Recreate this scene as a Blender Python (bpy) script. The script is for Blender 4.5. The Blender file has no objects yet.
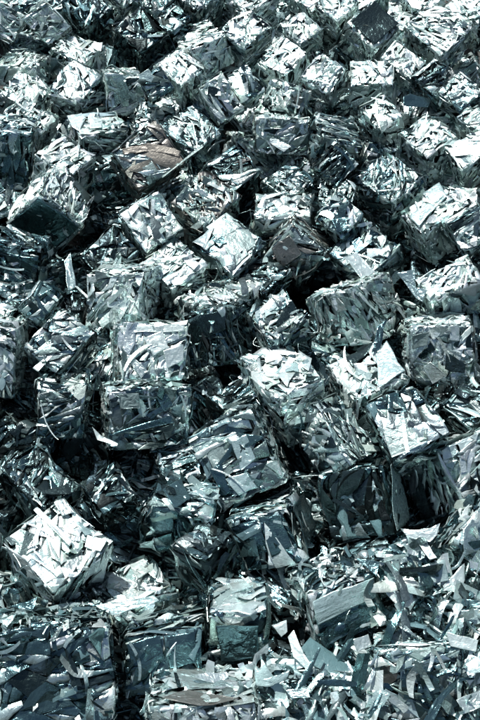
import bpy, math, random
import numpy as np
from mathutils import Quaternion, Vector

scene = bpy.context.scene
COL = scene.collection

# bale rows: number, base point (m), rotation, size x/y/z (m), face styles (top, -y, -x), alloy with the shade of deeper bales painted in, label
BALES = [
  (1, (-0.863, 2.823, 0.261), (0.5683, -0.2589, 0.3019, 0.7203), (0.754, 0.524, 0.417), 'lls', 't', 'large upright bale filling the bottom left corner with strips on its top edge'),
  (2, (-0.897, 3.572, 0.254), (0.9131, 0.0978, 0.0086, 0.3957), (0.381, 0.33, 0.36), 'fss', 'w', 'brilliant white bale standing on its corner above the big bale of the bottom left corner'),
  (3, (-0.528, 3.471, 0.007), (0.9488, -0.0697, 0.0109, 0.3078), (0.345, 0.263, 0.307), 'Fff', 'w', 'pale bale with curled scrap right of the brilliant white bale standing on its corner'),
  (4, (-0.006, 3.185, 0.248), (0.9843, -0.1725, -0.0385, 0.0044), (0.266, 0.287, 0.276), 'Fss', 't', 'small glossy fronted bale carrying a pale sheet and grey plate on its top'),
  (5, (0.206, 3.78, 0.212), (0.7159, -0.3311, 0.0821, 0.6093), (0.482, 0.314, 0.276), 'lss', 't', 'bluish bale of smooth brushed sheets just below the big tilted bale at the centre'),
  (6, (0.09, 4.102, 0.338), (0.6244, -0.3847, 0.0765, 0.6754), (0.439, 0.392, 0.421), 'SlS', 'g', 'big tilted bale at the centre with folded sheets down its right side'),
  (7, (0.704, 3.971, 0.18), (0.7181, -0.3218, 0.1249, 0.6043), (0.471, 0.372, 0.345), 'lFs', 'd', 'dark fronted bale with a bright curved sheet on its right edge below the slanting layers'),
  (8, (0.435, 4.27, 0.503), (0.8932, 0.1463, 0.2571, 0.3386), (0.273, 0.386, 0.206), 'lff', 'g', 'bale of slanting grey layers with a shaded underside, right of the big tilted centre bale'),
  (9, (0.268, 4.653, 0.368), (0.9646, -0.0359, -0.0279, 0.2598), (0.303, 0.433, 0.356), 'Flf', 'w', 'white topped bale littered with square flakes above the big tilted centre bale'),
  (10, (0.756, 4.686, 0.398), (0.9727, 0.0348, -0.1136, 0.1991), (0.328, 0.327, 0.335), 'Fff', 'w', 'bale with a smooth white plate on the right half of its top'),
  (11, (0.771, 5.309, 0.42), (0.8525, -0.3154, -0.0322, 0.4156), (0.377, 0.408, 0.339), 'fff', 'w', 'bright bale of two finely crumpled sides meeting in a ridge behind the smooth white plate'),
  (12, (1.2, 4.995, 0.37), (0.9691, -0.2411, -0.0377, -0.0348), (0.363, 0.366, 0.344), 'lFl', 'w', 'squarish bale facing us with white and dark grey patches near the right edge'),
  (13, (0.896, 4.275, 0.565), (0.9483, 0.1995, -0.1261, 0.2123), (0.286, 0.32, 0.311), 'Fss', 'g', 'bale with a flat grey plate on it below the squarish bale at the right'),
  (14, (1.218, 4.097, 0.26), (0.8562, -0.3982, -0.0705, 0.3216), (0.337, 0.371, 0.337), 'fFs', 'w', 'bale at the right edge with a bright crumpled side and a black shaded side'),
  (15, (1.159, 3.769, 0.305), (0.9272, 0.2045, 0.1855, -0.2531), (0.284, 0.331, 0.315), 'sff', 't', 'smooth pale blue bale cut off by the right edge above the loose sheets'),
  (16, (0.496, 3.31, 0.26), (0.9485, -0.2603, -0.1162, 0.1383), (0.34, 0.37, 0.266), 'tss', 't', 'bale wrapped in brushed blue sheet with a black slot down its left side'),
  (17, (0.851, 2.927, 0.126), (0.9316, -0.3483, -0.0601, -0.0846), (0.374, 0.568, 0.335), 'lFf', 'g', 'bale with stacked pale layers on top and upright shards in front at the bottom right'),
  (18, (-0.148, 2.567, 0.284), (0.9486, -0.3165, -0.0064, 0.0073), (0.434, 0.5, 0.342), 'Fff', 'w', 'pale rust stained bale of long white folds in the middle of the bottom edge'),
  (19, (-0.34, 3.048, 0.185), (0.9341, -0.3552, -0.0275, 0.0209), (0.359, 0.57, 0.278), 'sss', 't', 'dark bale of bent smooth sheets between the bottom left bale and the glossy fronted bale'),
  (20, (1.197, 2.837, 0.204), (0.9396, -0.3149, -0.1006, -0.0886), (0.271, 0.376, 0.307), 'Fff', 'w', 'mostly buried bale in the bottom right corner under loose sheets'),
  (21, (0.301, 2.734, 0.12), (0.9407, -0.3335, -0.0618, -0.0106), (0.309, 0.418, 0.36), 'Fff', 'g', 'half hidden bale under pale loose sheets right of the rust stained bale'),
  (22, (0.792, 3.501, 0.454), (0.9391, 0.2703, -0.122, 0.1734), (0.24, 0.193, 0.229), 'fsf', 't', 'shimmering blue bale under loose sheets, right of the bale wrapped in brushed blue sheet'),
  (25, (-1.052, 3.964, 0.361), (0.9128, 0.0857, 0.0452, 0.3968), (0.226, 0.334, 0.283), 'fss', 'd', 'dark teal bale at the left edge behind the brilliant white bale on its corner'),
  (26, (-0.67, 3.906, 0.429), (0.9349, 0.144, -0.0155, 0.3239), (0.206, 0.218, 0.225), 'fff', 'd', 'dim bale with a few bright folds right above the brilliant white bale on its corner'),
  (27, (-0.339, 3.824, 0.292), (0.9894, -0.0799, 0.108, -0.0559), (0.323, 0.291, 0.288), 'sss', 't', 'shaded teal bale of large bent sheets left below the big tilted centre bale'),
  (28, (-0.99, 4.461, 0.413), (0.675, -0.182, 0.2256, 0.6784), (0.295, 0.25, 0.313), 'lsf', 'g', 'rounded bale facing us with wavy bright sheets in the left part, ringed by black gaps'),
  (29, (-0.539, 5.031, 0.519), (0.9139, 0.3995, 0.0455, 0.0566), (0.374, 0.346, 0.364), 'Fff', 'w', 'bright square face of long white sheets, above the bale with a grey square plate'),
  (30, (-0.527, 4.478, 0.338), (0.9565, -0.2711, 0.0095, 0.1074), (0.47, 0.359, 0.342), 'fFl', 'g', 'bale with a grey square plate near its upper left corner and a black left side'),
  (31, (-0.074, 4.944, 0.514), (0.7701, -0.3031, 0.1111, 0.5503), (0.332, 0.304, 0.333), 'ssl', 'd', 'black glossy bale with smooth dark front, right of the bright face of long white sheets'),
  (32, (-0.083, 5.361, 0.3), (0.8706, -0.1779, 0.022, 0.4582), (0.418, 0.355, 0.363), 'tff', 'w', 'narrow bale topped with a heap of pale ribbons behind the black glossy bale'),
  (33, (0.244, 5.057, 0.535), (0.9566, 0.0616, -0.0672, 0.2767), (0.275, 0.291, 0.293), 'tff', 'g', 'wiry bale of thin tangled strips behind the white topped bale with square flakes'),
  (34, (-0.689, 5.303, 0.568), (0.7517, -0.1856, 0.1095, 0.6233), (0.382, 0.343, 0.305), 'fff', 'w', 'bright bale of short white splinters above the bright face of long white sheets'),
  (35, (-1.041, 4.994, 0.517), (0.8556, 0.2751, -0.0748, 0.432), (0.299, 0.247, 0.283), 'fsf', 'g', 'bale with crossed pale sticks on top above the rounded bale at the left'),
  (36, (-1.463, 5.353, 0.534), (0.8423, 0.2095, -0.009, 0.4966), (0.188, 0.239, 0.224), 'fff', 'g', 'little bale on the left edge directly above the one with a bright upright side'),
  (37, (-1.443, 4.853, 0.391), (0.6882, -0.1675, 0.1979, 0.6776), (0.312, 0.318, 0.403), 'flf', 'w', 'bale cut off by the left edge with a bright upright side beside a black gap'),
  (38, (-1.183, 5.256, 0.705), (0.8034, 0.3881, -0.1257, 0.4338), (0.219, 0.141, 0.2), 'sss', 't', 'shaded bale of dark sheets behind the bale with crossed pale sticks'),
  (39, (-1.249, 6.478, 0.705), (0.2372, 0.3248, 0.6468, -0.648), (0.375, 0.365, 0.344), 'sll', 'w', 'bale with a large dark flat front and bright layered top near the upper left edge'),
  (40, (-1.22, 6.667, 0.695), (0.861, 0.1635, -0.0134, 0.4814), (0.25, 0.323, 0.291), 'fff', 'w', 'small bright topped bale right above the bale with the large dark flat front'),
  (41, (-0.917, 6.819, 0.47), (0.9823, -0.1099, -0.081, 0.128), (0.285, 0.309, 0.316), 'fff', 'd', 'dim bale of dark crumpled shards right of the bale with the large dark flat front'),
  (42, (-1.616, 6.835, 0.633), (0.6894, -0.0298, 0.1261, 0.7127), (0.351, 0.259, 0.412), 'fss', 't', 'dark bale of upright teal sheets on the left edge above the large dark flat front'),
  (43, (-0.632, 6.656, 0.827), (0.8708, 0.3884, -0.0883, 0.2881), (0.342, 0.334, 0.344), 'Sff', 'n', 'brownish bale with a tan stripe across its top, the only warm coloured one up there'),
  (44, (-0.563, 6.012, 0.72), (0.8822, 0.3512, -0.0712, 0.3054), (0.298, 0.279, 0.298), 'fff', 'w', 'white bale with a cracked flat top below the brownish bale'),
  (45, (-0.089, 5.924, 0.485), (0.8932, 0.1818, -0.0827, 0.4029), (0.314, 0.352, 0.34), 'Sff', 'g', 'bale with broad grey sheets draped on its top right of the cracked white top'),
  (46, (-0.423, 5.709, 0.481), (0.9097, 0.1392, -0.0462, 0.3885), (0.294, 0.293, 0.303), 'fff', 'w', 'bright bale of diagonal white flakes left below the bale with draped grey sheets'),
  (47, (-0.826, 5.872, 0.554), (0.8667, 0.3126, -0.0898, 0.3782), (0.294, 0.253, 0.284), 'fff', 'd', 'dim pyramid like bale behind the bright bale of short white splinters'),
  (48, (-1.416, 5.768, 0.531), (0.7649, -0.0505, 0.1689, 0.6196), (0.259, 0.329, 0.28), 'sss', 't', 'dark teal bale at the left edge right under the large dark flat front'),
  (51, (-0.058, 6.584, 0.697), (0.9266, 0.2008, -0.0795, 0.308), (0.26, 0.299, 0.289), 'sss', 'd', 'dim bale of crushed dark sheets left below the bright bale with a black left side'),
  (52, (-0.271, 6.25, 0.587), (0.8901, 0.1607, -0.0342, 0.4252), (0.357, 0.323, 0.346), 'tff', 'b', 'greyish brown bale with loose crossed strips above the bale with draped grey sheets'),
  (54, (-0.36, 7.021, 0.677), (0.9184, 0.1538, -0.0315, 0.3631), (0.307, 0.336, 0.329), 'fff', 'g', 'bale of swirling crumpled foil right of the brownish bale'),
  (55, (-0.136, 7.359, 0.979), (0.8278, 0.4795, -0.1344, 0.2584), (0.214, 0.28, 0.257), 'fff', 'w', 'small pale bale with a black square on its upper corner'),
  (56, (-0.238, 8.26, 0.837), (0.9611, -0.0444, -0.1629, 0.2187), (0.314, 0.368, 0.257), 'fff', 'w', 'bright two sided bale near the top with a crumpled top and crumpled front'),
  (57, (0.067, 8.359, 0.917), (0.8979, 0.2407, -0.1413, 0.3403), (0.279, 0.247, 0.289), 'fls', 'w', 'small bale with bright top and dark right side touching the bright two sided bale'),
  (58, (0.503, 8.364, 0.954), (0.9126, 0.2443, -0.1377, 0.2974), (0.215, 0.228, 0.235), 'fff', 'w', 'sparkling small bale near the top edge above the bale with a brown square'),
  (59, (0.363, 7.935, 0.882), (0.8907, 0.1602, -0.1351, 0.4035), (0.282, 0.25, 0.234), 'fss', 'w', 'flat bright bale with a dark lower right side above the bale with a brown square'),
  (60, (0.414, 7.547, 0.849), (0.8243, 0.0124, -0.4365, 0.3604), (0.206, 0.295, 0.209), 'Fsf', 'w', 'bale with a sloping white side and a dark side carrying a brown square'),
  (61, (0.022, 7.565, 0.9), (0.8976, 0.3173, -0.1087, 0.2861), (0.211, 0.228, 0.232), 'sss', 'g', 'grey bale of curved sheets right of the small pale bale with a black square'),
  (62, (0.273, 7.145, 0.685), (0.9807, -0.1885, 0.0322, 0.04), (0.362, 0.33, 0.255), 'fff', 'w', 'bright bale facing us with a black left side, below the bale with a brown square'),
  (63, (0.62, 7.085, 0.681), (0.9853, 0.0089, 0.1517, 0.0775), (0.309, 0.348, 0.231), 'lss', 'g', 'bale with a slanting ribbed top and a black underside right of the bright facing bale'),
  (64, (0.365, 6.516, 0.572), (0.9315, 0.039, -0.0718, 0.3544), (0.263, 0.275, 0.28), 'tff', 'g', 'grey bale of fine slanting strips below the bright facing bale with a black left side'),
  (65, (0.285, 6.225, 0.612), (0.998, 0.0581, -0.0067, -0.0234), (0.371, 0.248, 0.206), 'Fss', 'w', 'bale with a low flat white top of level sheets above the grey brown one'),
  (66, (0.4, 6.051, 0.62), (0.3133, 0.3535, 0.4915, -0.7316), (0.293, 0.291, 0.308), 'sll', 'b', 'grey brown bale tipped on edge with a layered upper rim below the flat white top'),
  (67, (0.994, 8.399, 0.915), (0.8744, 0.2911, -0.0545, 0.3844), (0.337, 0.291, 0.323), 'stt', 'w', 'bale with a plain dark diamond face and a streaky lit side at the top edge'),
  (68, (1.24, 7.91, 0.914), (0.8692, 0.2583, -0.1363, 0.3991), (0.184, 0.289, 0.235), 'fff', 'w', 'wedge shaped bright bale right below the plain dark diamond face'),
  (69, (0.663, 7.728, 0.919), (0.8494, 0.2727, -0.2377, 0.3842), (0.229, 0.241, 0.247), 'fff', 'w', 'bright bale with a shaded right side, left of the bale with a thin bright top'),
  (70, (0.989, 7.697, 0.843), (0.9833, 0.1742, -0.0486, -0.021), (0.311, 0.227, 0.231), 'fss', 'w', 'bale with a thin bright top and black front below the plain dark diamond face'),
  (71, (1.57, 8.342, 0.878), (0.9067, 0.2238, -0.159, 0.3202), (0.321, 0.378, 0.353), 'fff', 'w', 'large dazzling crumpled bale near the upper right corner'),
  (72, (1.928, 8.726, 0.88), (0.9227, 0.1481, -0.1343, 0.3297), (0.3, 0.345, 0.328), 'fff', 'w', 'dazzling bale cut off by the upper right corner'),
  (73, (1.487, 7.663, 0.877), (0.9007, 0.2267, -0.1877, 0.3194), (0.239, 0.238, 0.251), 'fff', 'd', 'dark bale of small shards below the large dazzling crumpled bale'),
  (74, (1.649, 7.439, 0.845), (0.9099, 0.2059, -0.1882, 0.3071), (0.24, 0.237, 0.25), 'fff', 'g', 'grey bale near the right edge below the two dazzling bales of the upper right'),
  (75, (1.019, 7.224, 0.77), (0.9287, 0.2049, -0.0974, 0.2932), (0.2, 0.244, 0.275), 'fss', 'w', 'bale with a bright uneven top over a black front, right of the slanting ribbed top'),
  (76, (1.326, 6.93, 0.714), (0.9323, 0.1584, -0.1303, 0.2978), (0.274, 0.318, 0.304), 'fff', 'w', 'bright lumpy bale right of a black front and below the grey blue loose plate'),
  (77, (1.628, 6.745, 0.763), (0.9515, 0.1863, -0.1835, 0.1623), (0.278, 0.233, 0.263), 'Fff', 'w', 'bale at the right edge topped with flat white sheets'),
  (78, (1.729, 7.149, 0.756), (0.9431, 0.0843, -0.1219, 0.2977), (0.231, 0.227, 0.242), 'fff', 'w', 'small bale at the right edge just above the bale topped with flat white sheets'),
  (79, (1.028, 6.465, 0.593), (0.923, 0.0939, -0.1109, 0.3564), (0.313, 0.363, 0.343), 'tff', 'g', 'broad bale of criss crossed strips left above the bale with a large zigzag white plate'),
  (80, (1.317, 6.091, 0.608), (0.9595, 0.0523, -0.1627, 0.2237), (0.313, 0.264, 0.294), 'Fff', 'w', 'bale with a large zigzag white plate on top near the right edge'),
  (81, (1.475, 5.917, 0.791), (0.87, 0.3891, -0.2137, 0.2146), (0.234, 0.25, 0.254), 'lff', 'g', 'grey ribbed bale at the right edge below the bale with a zigzag white plate'),
  (82, (1.314, 5.449, 0.568), (0.9727, 0.1246, -0.1231, 0.1522), (0.341, 0.204, 0.282), 'tss', 'w', 'bale of bright slanting strips over a dark front above the squarish bale'),
  (83, (0.842, 5.868, 0.462), (0.9197, 0.1092, -0.1092, 0.3609), (0.332, 0.339, 0.343), 'Fff', 'g', 'grey bale strewn with mixed plates behind the bright bale with a ridge'),
  (86, (0.637, 6.583, 0.874), (0.8178, 0.4087, -0.2221, 0.3388), (0.209, 0.212, 0.224), 'lss', 'd', 'dark bale with a thin lit rim left of the broad bale of criss crossed strips'),
  (87, (0.639, 6.081, 0.766), (0.854, 0.3256, -0.1883, 0.3595), (0.22, 0.222, 0.234), 'tff', 'g', 'low bale under a teal rectangle scrap, right of the tipped grey brown bale'),
  (88, (-1.839, 8.405, 1.095), (0.7087, 0.4776, -0.1875, 0.4842), (0.222, 0.223, 0.235), 'lff', 'w', 'ribbed bright bale at the upper left corner of the heap'),
  (89, (-1.525, 8.38, 1.107), (0.7629, 0.5083, -0.1423, 0.3732), (0.22, 0.27, 0.256), 'lff', 'w', 'bale with bright fanned ribs at the top left, right of the ribbed corner bale'),
  (90, (-1.259, 8.09, 0.77), (0.8541, 0.0701, 0.021, 0.5149), (0.283, 0.31, 0.303), 'fff', 'w', 'bright bale with a small white tab on its right corner near the top left'),
  (91, (-1.662, 7.949, 0.835), (0.7835, -0.0359, 0.0551, 0.6179), (0.347, 0.325, 0.177), 'lss', 'w', 'bale with a layered white top and dark front at the left edge near the top'),
  (92, (-1.2, 7.619, 0.787), (0.8656, 0.1651, -0.098, 0.4625), (0.291, 0.279, 0.295), 'Fsf', 'w', 'bale half white and half black left of the upright one with a bluish square'),
  (93, (-0.884, 7.755, 0.669), (0.9868, -0.1383, 0.025, 0.0806), (0.299, 0.315, 0.312), 'fFs', 'w', 'upright pale bale with a bluish white square on its front'),
  (94, (-0.624, 7.57, 1.0), (0.8235, 0.4965, -0.1014, 0.2552), (0.188, 0.195, 0.206), 'Sff', 'g', 'bale with a pale blue sheet on top right of the upright pale bale'),
  (95, (-1.636, 7.614, 0.678), (0.8342, 0.141, -0.0049, 0.5331), (0.317, 0.299, 0.317), 'fff', 'w', 'white bale at the left edge below the bale with a layered white top'),
  (96, (-1.565, 7.262, 0.673), (0.8361, 0.1526, 0.0573, 0.5238), (0.256, 0.314, 0.289), 'lff', 'w', 'bale of bright bent strips left of the dark one with white sheets on its top'),
  (97, (-1.01, 7.103, 0.765), (0.9751, 0.0041, 0.0274, 0.2201), (0.357, 0.3, 0.169), 'Sss', 'w', 'low bale with two white sheets on its top and a dark front'),
  (98, (-0.811, 8.34, 0.89), (0.8783, 0.2445, -0.0595, 0.4066), (0.294, 0.308, 0.31), 'sss', 'd', 'dark smooth bale between the white tab bale and the bright two sided bale'),
  (99, (-1.251, 8.698, 0.886), (0.8855, 0.1707, -0.0223, 0.4315), (0.293, 0.285, 0.299), 'sff', 'd', 'dark bale touching the top edge above the white tab bale'),
  (100, (-0.961, 8.915, 1.085), (0.8328, 0.3962, -0.1185, 0.368), (0.211, 0.202, 0.22), 'tff', 'w', 'bale of bright upright slivers on the top edge, left of the middle'),
  (101, (-0.711, 8.843, 0.958), (0.897, 0.2184, -0.065, 0.3789), (0.268, 0.252, 0.271), 'tff', 'g', 'wiry grey bale on the top edge above the dark smooth bale'),
  (102, (-0.547, 8.503, 0.957), (0.8819, 0.2485, -0.0908, 0.3902), (0.23, 0.215, 0.235), 'sff', 'd', 'small dark bale tucked left behind the bright two sided bale'),
  (103, (-0.445, 7.804, 0.839), (0.9046, 0.2115, -0.0621, 0.3649), (0.263, 0.258, 0.272), 'fff', 'w', 'bale of crinkled foil left below the bright two sided bale'),
  (105, (-0.349, 8.923, 0.878), (0.9241, 0.1136, -0.0425, 0.3624), (0.306, 0.288, 0.306), 'fff', 'g', 'grey bale on the top edge right above the bright two sided bale'),
  (106, (0.103, 8.908, 0.855), (0.923, 0.1014, -0.0569, 0.3669), (0.329, 0.31, 0.326), 'fff', 'w', 'pale bale on the top edge above the bale with a dark right side'),
  (107, (0.605, 8.959, 0.929), (0.9156, 0.1574, -0.0863, 0.3598), (0.27, 0.279, 0.285), 'fff', 'w', 'pale bale on the top edge above the sparkling small bale'),
  (108, (0.794, 8.736, 0.984), (0.8951, 0.2464, -0.1404, 0.3441), (0.241, 0.242, 0.253), 'fff', 'w', 'bright bale left of the plain dark diamond face at the top edge'),
  (109, (1.522, 8.886, 0.938), (0.9321, 0.1545, -0.1238, 0.3032), (0.262, 0.268, 0.276), 'Sff', 'w', 'bale with a blank white sheet right of the plain dark diamond face'),
  (112, (0.166, 5.716, 0.434), (0.918, 0.1373, -0.0818, 0.3629), (0.262, 0.222, 0.253), 'fff', 'd', 'dark bale of small shards right below the bale with draped grey sheets'),
  (116, (1.327, 4.549, 0.349), (0.9422, 0.0672, -0.1136, 0.308), (0.263, 0.242, 0.265), 'sss', 'd', 'dark bale of bent sheets and wires at the right edge below the squarish bale'),
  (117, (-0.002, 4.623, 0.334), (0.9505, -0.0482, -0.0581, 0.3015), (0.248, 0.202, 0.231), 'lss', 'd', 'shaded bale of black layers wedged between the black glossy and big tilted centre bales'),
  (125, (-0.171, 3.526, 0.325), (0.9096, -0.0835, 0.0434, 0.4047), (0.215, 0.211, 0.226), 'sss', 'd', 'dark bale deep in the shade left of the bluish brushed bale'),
  (126, (-1.187, 3.439, 0.114), (0.7938, -0.1993, 0.2342, 0.5247), (0.2, 0.232, 0.214), 'sss', 't', 'dark sheet bale at the left edge between the white corner bale and bottom left bale'),
  (200, (-0.927, 4.662, -0.007), (0.7893, 0.0354, 0.1901, 0.5828), (0.337, 0.306, 0.339), 'fff', 'd', 'dim bale lying deeper in the heap, seen only through a gap between the upper bales'),  # from here the deeper bales, most in dark tones that paint gap shade
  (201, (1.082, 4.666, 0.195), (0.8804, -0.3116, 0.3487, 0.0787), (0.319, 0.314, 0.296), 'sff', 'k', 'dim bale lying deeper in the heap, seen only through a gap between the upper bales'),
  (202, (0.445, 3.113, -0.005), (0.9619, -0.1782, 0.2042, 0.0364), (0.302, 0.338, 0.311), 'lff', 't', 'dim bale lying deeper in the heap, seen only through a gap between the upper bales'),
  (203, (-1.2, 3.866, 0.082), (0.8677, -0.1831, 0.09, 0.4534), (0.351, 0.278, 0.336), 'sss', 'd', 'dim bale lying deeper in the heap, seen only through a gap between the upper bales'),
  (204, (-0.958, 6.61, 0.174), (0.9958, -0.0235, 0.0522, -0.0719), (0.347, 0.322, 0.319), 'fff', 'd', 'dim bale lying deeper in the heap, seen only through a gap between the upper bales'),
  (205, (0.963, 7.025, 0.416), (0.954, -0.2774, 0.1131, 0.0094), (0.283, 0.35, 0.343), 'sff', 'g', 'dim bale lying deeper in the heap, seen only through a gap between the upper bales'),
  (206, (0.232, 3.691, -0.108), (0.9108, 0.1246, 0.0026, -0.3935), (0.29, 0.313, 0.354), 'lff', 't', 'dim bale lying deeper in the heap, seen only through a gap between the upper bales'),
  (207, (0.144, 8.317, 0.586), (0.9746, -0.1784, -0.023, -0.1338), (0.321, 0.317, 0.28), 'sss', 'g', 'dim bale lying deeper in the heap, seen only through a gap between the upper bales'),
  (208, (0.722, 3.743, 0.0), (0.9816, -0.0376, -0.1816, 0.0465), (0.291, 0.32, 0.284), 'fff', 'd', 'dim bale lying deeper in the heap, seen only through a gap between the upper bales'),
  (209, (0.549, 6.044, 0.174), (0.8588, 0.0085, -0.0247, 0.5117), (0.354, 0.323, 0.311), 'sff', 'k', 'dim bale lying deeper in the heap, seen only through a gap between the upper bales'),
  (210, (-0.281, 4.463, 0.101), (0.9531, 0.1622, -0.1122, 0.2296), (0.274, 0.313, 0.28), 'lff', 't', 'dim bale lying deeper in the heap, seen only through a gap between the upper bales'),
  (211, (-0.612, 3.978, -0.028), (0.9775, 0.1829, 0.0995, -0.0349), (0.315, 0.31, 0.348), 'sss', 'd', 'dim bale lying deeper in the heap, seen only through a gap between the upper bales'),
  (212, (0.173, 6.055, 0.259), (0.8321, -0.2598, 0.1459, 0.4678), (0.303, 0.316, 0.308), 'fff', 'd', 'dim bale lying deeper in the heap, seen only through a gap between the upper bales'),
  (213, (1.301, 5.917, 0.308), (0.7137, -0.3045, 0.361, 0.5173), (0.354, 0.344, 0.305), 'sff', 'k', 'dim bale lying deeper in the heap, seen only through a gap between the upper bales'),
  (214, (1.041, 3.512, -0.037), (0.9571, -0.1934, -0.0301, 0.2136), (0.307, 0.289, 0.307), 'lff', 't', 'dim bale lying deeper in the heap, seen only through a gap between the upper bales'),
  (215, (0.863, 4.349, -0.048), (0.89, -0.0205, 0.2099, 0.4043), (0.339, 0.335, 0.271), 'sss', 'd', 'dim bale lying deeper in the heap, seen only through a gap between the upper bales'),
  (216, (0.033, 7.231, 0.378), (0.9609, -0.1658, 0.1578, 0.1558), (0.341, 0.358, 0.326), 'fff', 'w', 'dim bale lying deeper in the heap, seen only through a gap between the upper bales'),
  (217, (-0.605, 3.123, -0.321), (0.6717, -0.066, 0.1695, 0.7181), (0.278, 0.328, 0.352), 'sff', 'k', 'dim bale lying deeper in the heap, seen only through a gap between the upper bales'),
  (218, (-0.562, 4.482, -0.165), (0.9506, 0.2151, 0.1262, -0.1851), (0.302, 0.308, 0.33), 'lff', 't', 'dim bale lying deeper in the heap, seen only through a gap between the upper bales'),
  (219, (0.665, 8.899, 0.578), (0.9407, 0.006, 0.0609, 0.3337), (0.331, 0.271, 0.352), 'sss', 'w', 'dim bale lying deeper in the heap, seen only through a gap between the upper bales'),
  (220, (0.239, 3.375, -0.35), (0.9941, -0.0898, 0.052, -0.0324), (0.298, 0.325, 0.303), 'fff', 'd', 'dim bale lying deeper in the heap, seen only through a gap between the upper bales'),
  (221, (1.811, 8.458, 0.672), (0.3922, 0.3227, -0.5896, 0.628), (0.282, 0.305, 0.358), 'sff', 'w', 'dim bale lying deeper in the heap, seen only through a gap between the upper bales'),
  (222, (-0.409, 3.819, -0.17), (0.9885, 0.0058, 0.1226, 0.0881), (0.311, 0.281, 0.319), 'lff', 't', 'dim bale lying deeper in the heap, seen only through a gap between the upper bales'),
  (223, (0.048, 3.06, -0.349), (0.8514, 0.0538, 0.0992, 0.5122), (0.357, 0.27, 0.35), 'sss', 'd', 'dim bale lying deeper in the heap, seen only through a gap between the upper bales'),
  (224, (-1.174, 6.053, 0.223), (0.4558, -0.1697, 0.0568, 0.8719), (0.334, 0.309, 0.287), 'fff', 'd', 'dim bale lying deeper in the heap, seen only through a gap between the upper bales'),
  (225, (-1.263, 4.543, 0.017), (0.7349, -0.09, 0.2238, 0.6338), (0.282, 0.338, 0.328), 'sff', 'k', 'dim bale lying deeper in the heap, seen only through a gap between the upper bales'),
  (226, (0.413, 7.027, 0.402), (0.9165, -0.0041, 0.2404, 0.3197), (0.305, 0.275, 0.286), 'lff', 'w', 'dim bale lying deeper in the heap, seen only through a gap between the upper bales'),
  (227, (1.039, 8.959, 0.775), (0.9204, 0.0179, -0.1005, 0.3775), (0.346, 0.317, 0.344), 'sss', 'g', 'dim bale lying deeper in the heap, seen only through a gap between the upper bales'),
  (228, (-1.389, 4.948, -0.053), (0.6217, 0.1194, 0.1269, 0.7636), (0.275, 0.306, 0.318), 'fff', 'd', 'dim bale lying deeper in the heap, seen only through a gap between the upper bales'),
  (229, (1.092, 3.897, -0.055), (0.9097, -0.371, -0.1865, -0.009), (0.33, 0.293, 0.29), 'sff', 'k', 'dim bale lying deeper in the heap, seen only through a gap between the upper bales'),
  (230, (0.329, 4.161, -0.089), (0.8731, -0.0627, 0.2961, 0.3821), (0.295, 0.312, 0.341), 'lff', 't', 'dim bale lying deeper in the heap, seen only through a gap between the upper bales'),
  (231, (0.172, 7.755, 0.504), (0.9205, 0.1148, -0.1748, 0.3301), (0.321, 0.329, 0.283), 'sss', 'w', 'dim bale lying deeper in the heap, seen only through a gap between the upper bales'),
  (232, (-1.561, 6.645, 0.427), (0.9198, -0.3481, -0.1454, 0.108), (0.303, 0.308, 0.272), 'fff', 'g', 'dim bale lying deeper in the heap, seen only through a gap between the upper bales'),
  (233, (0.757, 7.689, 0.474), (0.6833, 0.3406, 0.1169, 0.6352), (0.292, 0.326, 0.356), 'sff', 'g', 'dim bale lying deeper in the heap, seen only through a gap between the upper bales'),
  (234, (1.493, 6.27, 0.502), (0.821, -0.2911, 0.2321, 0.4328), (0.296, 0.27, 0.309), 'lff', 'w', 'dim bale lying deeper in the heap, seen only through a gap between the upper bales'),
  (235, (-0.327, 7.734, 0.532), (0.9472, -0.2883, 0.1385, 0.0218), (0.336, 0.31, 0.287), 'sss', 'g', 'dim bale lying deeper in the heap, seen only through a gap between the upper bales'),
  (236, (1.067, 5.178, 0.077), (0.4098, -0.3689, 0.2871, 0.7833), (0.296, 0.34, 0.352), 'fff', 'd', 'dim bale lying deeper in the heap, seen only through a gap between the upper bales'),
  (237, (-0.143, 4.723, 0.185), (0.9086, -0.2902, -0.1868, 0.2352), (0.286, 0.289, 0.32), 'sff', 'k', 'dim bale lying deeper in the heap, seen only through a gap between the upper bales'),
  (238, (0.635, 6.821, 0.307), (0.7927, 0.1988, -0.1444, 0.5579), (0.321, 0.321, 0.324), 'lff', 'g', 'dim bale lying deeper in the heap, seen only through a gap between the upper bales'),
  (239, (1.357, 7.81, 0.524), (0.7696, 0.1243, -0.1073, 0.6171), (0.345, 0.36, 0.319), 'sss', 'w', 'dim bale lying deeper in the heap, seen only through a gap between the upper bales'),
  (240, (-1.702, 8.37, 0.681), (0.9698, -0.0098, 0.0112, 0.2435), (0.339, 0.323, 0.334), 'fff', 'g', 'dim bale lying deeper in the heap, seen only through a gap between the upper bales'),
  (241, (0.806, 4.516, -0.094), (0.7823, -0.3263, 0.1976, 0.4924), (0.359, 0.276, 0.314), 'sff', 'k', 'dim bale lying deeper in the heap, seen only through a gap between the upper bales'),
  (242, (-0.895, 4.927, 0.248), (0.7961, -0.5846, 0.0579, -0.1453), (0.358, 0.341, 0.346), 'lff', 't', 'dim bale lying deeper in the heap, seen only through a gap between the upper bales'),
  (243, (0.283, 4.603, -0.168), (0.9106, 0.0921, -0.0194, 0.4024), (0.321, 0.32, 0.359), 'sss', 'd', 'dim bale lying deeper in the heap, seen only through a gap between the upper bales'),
  (244, (1.558, 6.851, 0.378), (0.7271, -0.1327, -0.1955, 0.6446), (0.359, 0.334, 0.319), 'fff', 'w', 'dim bale lying deeper in the heap, seen only through a gap between the upper bales'),
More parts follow.
